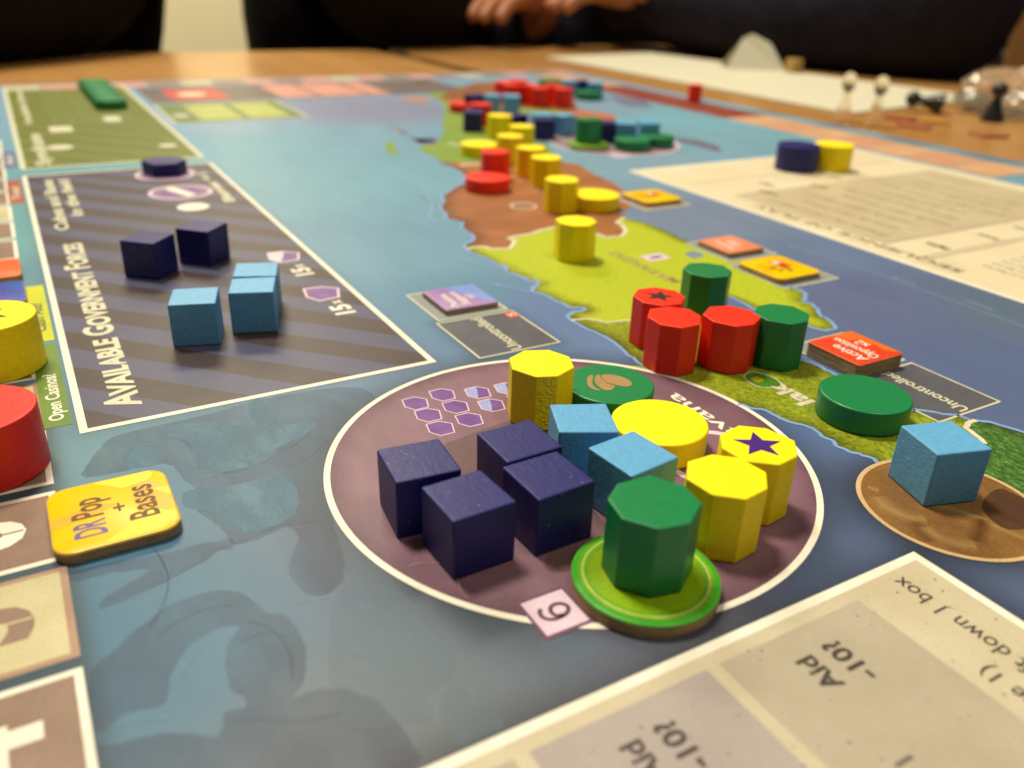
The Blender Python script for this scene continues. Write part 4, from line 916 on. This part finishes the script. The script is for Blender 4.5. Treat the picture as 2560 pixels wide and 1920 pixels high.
# chair behind on the right
cz = [depth_at(2470, y_, 95) for y_ in (40, 89, 134, 180)]
ch = empty('slatted_chair', (cz[0][0], 95, -75), deg(-58)); tag(ch, 'brown wooden chair with dark curved slats behind the table at the right', 'chair')
dk = flat('dark slat', (.015, .012, .01), .5); bw = flat('brown chair wood', (.20, .085, .022), .5)
for k in range(4):
    zc = cz[k][2]+75; n_ = 10; vs_ = []; fs = []
    for i in range(n_+1):
        x = -42+46.5*i/n_; y = -1.5+4*((x+18)/24)**2*.5; dz = -1.2*((x+18)/24)**2
        vs_ += [(x, y, zc-1.1+dz), (x, y+1, zc-1.1+dz), (x, y+1, zc+1.1+dz), (x, y, zc+1.1+dz)]
    for i in range(n_): fs += [(4*i+a, 4*i+(a+1) % 4, 4*i+4+(a+1) % 4, 4*i+4+a) for a in range(4)]
    fs += [(0, 3, 2, 1), (4*n_, 4*n_+1, 4*n_+2, 4*n_+3)]
    mesh('slat', vs_, fs, dk, ch)
box('back_post', (4.2, -1, 0), (9, 3, 104), bw, ch, .6); box('back_post', (-46, -1, 0), (-42.5, 3, 104), bw, ch, .6)
box('top_rail', (-42, -1, cz[0][2]+75+3.4), (4, 2, cz[0][2]+75+14), bw, ch, .6); box('seat', (-45, -42, 43), (8, -1.2, 46), bw, ch, .6)
for a in (-44, 4): box('leg', (a, -40, 0), (a+3, -37, 42.9), bw, ch)

# ------------------------------------------------------------------ people
def skinned(name, joints, bones, mt, sub=2, cloth=None):
    me = bpy.data.meshes.new(name); me.from_pydata([tuple(c*U for c in j[:3]) for j in joints], bones, []); o = link(name, me, mt)
    md = o.modifiers.new('skin', 'SKIN'); md.use_smooth_shade = True
    for k, j in enumerate(joints):
        sv = me.skin_vertices[0].data[k]; r_ = j[3] if isinstance(j[3], tuple) else (j[3], j[3]); sv.radius = (r_[0]*U, r_[1]*U); sv.use_root = (k == 0)
    s = o.modifiers.new('sub', 'SUBSURF'); s.levels = s.render_levels = sub
    return o
skin = flat('warm skin', (.36, .13, .05), .6)
def cloth_m(name, c):
    mt, N, L, B = nmat(name); f = ramp(N, L, noise(N, L, 60, 4), .3, .7)
    L.new(mixc(N, L, c, tuple(x*.6 for x in c), f), B.inputs['Base Color']); B.inputs['Roughness'].default_value = .9; B.inputs['Specular IOR Level'].default_value = .15
    b = N.new('ShaderNodeBump'); b.inputs['Distance'].default_value = .004; L.new(noise(N, L, 28, 3), b.inputs['Height']); L.new(b.outputs[0], B.inputs['Normal']); return mt
def person(pelvis, chest, neck, shL, elL, wrL, shR, elR, wrR, label, cm, handL=None, handR=None, w=14, sl=7, sr=7, cuff=1.0):
    """a seated figure: one continuous body in skin, a sweater grown over the same joints"""
    hd = Vector(neck)+Vector((0, 0, 12)); top = hd+Vector((0, 0, 10))
    J = [(*pelvis, 13), (*chest, (w, 11)), (*neck, 5.5), (*hd, 8), (*top, 7),
         (*shL, 6), (*elL, 4.0), (*wrL, 2.7), (*shR, 6), (*elR, 4.0), (*wrR, 2.7)]
    Bn = [(0, 1), (1, 2), (2, 3), (3, 4), (1, 5), (5, 6), (6, 7), (1, 8), (8, 9), (9, 10)]
    for wr, el, hand in ((wrL, elL, handL), (wrR, elR, handR)):
        wi = 7 if wr is wrL else 10
        d = (Vector(hand) if hand else Vector(wr)-Vector(el)).normalized(); side = d.cross(Vector((0, 0, 1))).normalized(); up = side.cross(d)
        palm = Vector(wr)+d*5; J.append((*palm, (3.6, 1.7))); pi = len(J)-1; Bn.append((wi, pi))
        for k, (off, ln) in enumerate(((-2.7, 6.4), (-.9, 7.2), (.9, 6.8), (2.7, 5.2))):
            a = palm+d*3.4+side*off; b = a+d*ln*.5-up*.6; c = b+d*ln*.3-up*1.6
            J += [(*a, .95), (*b, .85), (*c, .75)]; n_ = len(J); Bn += [(pi, n_-3), (n_-3, n_-2), (n_-2, n_-1)]
        a = Vector(wr)+d*2.2-side*3.3; b = a+d*3.2-side*1.2; J += [(*a, 1.1), (*b, .85)]; n_ = len(J); Bn += [(wi, n_-2), (n_-2, n_-1)]
    o = skinned('person', J, Bn, skin, 2)
    tag(o, label, 'person')
    S = [(*pelvis, 19), (*chest, (w+5, 17)), (*(Vector(neck)-Vector((0, 0, 3))), 7.5), (*shL, 9), (*elL, sl), (*(Vector(elL).lerp(Vector(wrL), 1.0)), 4.6), (*shR, 9), (*elR, sr), (*(Vector(elR).lerp(Vector(wrR), cuff)), 4.6)]
    s = skinned('sweater', S, [(0, 1), (1, 2), (1, 3), (3, 4), (4, 5), (1, 6), (6, 7), (7, 8)], cm, 2); s.parent = o
    return o
blackc = cloth_m('black knit cloth', (.006, .004, .0045)); navyc = cloth_m('dark navy cloth', (.016, .014, .026))
person((-2, 124, -26), (-2, 118, 16), (-2, 116, 36), (15, 110, 26), (8.2, 92.5, 4.8), (-13, 72, 4.6), (-22, 110, 26), (-26, 92, 5), (-30, 74, 4.4),
       'person in black sitting behind the far left corner of the table, forearm resting on it', blackc, w=17)
person((48.5, 126, -26), (48.5, 120, 14), (48.5, 116, 36), (37, 112, 24), (35.2, 89.0, 4.8), (52, 100, 2.5), (60, 114, 24), (62, 106, -2), (58, 98, -6),
       'person in black beyond the middle of the table, elbow resting on its edge', blackc, w=15, sr=9)
hc = Vector(depth_at(1300, -24, 92))
person((100, 104, -26), (94, 102, 14), (92, 98, 36), (76, 114, 18), (57, 101, -3.0), tuple(hc+Vector((5, 3, -.5))), (105, 82, 26), (76.0, 50, 4.7), (68.5, 86, 5.6),
       'person in dark navy leaning on the table with joined hands, beyond the white booklet', navyc, handL=(-1, -.5, -.03), handR=(-1, .06, .03), w=24, sl=9.5, sr=8.6, cuff=1.22)

# ------------------------------------------------------------------ hairs on the board
def hair(pts, z, r_, mt, label):
    cu = bpy.data.curves.new('loose_hair', 'CURVE'); cu.dimensions = '3D'; sp = cu.splines.new('POLY'); P = smooth(pts, False, 8); sp.points.add(len(P)-1)
    for i, p in enumerate(P): sp.points[i].co = (p[0]*U, p[1]*U, (z+.02*math.sin(i*.3)+.02)*U, 1)
    cu.bevel_depth = r_*U; cu.bevel_resolution = 1
    o = bpy.data.objects.new('loose_hair', cu); C.objects.link(o); bpy.context.view_layer.update()
    me = bpy.data.meshes.new_from_object(o.evaluated_get(bpy.context.evaluated_depsgraph_get())); bpy.data.objects.remove(o)
    tag(link('loose_hair', me, mt), label, 'hair')
hair(G_([(955, 215), (1000, 250), (1040, 310), (1075, 390), (1082, 470), (1070, 540), (1040, 620), (1000, 690), (965, 740)]), PZ, .0028, flat('dark hair', (.02, .018, .018), .4), 'fine dark hair curling from under the DR Pop chit')
hair(H_([(440, 360), (520, 345), (600, 333), (670, 350), (715, 385), (745, 430), (762, 475), (780, 520), (830, 570)]), PZ, .0028, flat('pale hair', (.55, .48, .42), .4), 'fine pale hair at the foot of the front navy cube')
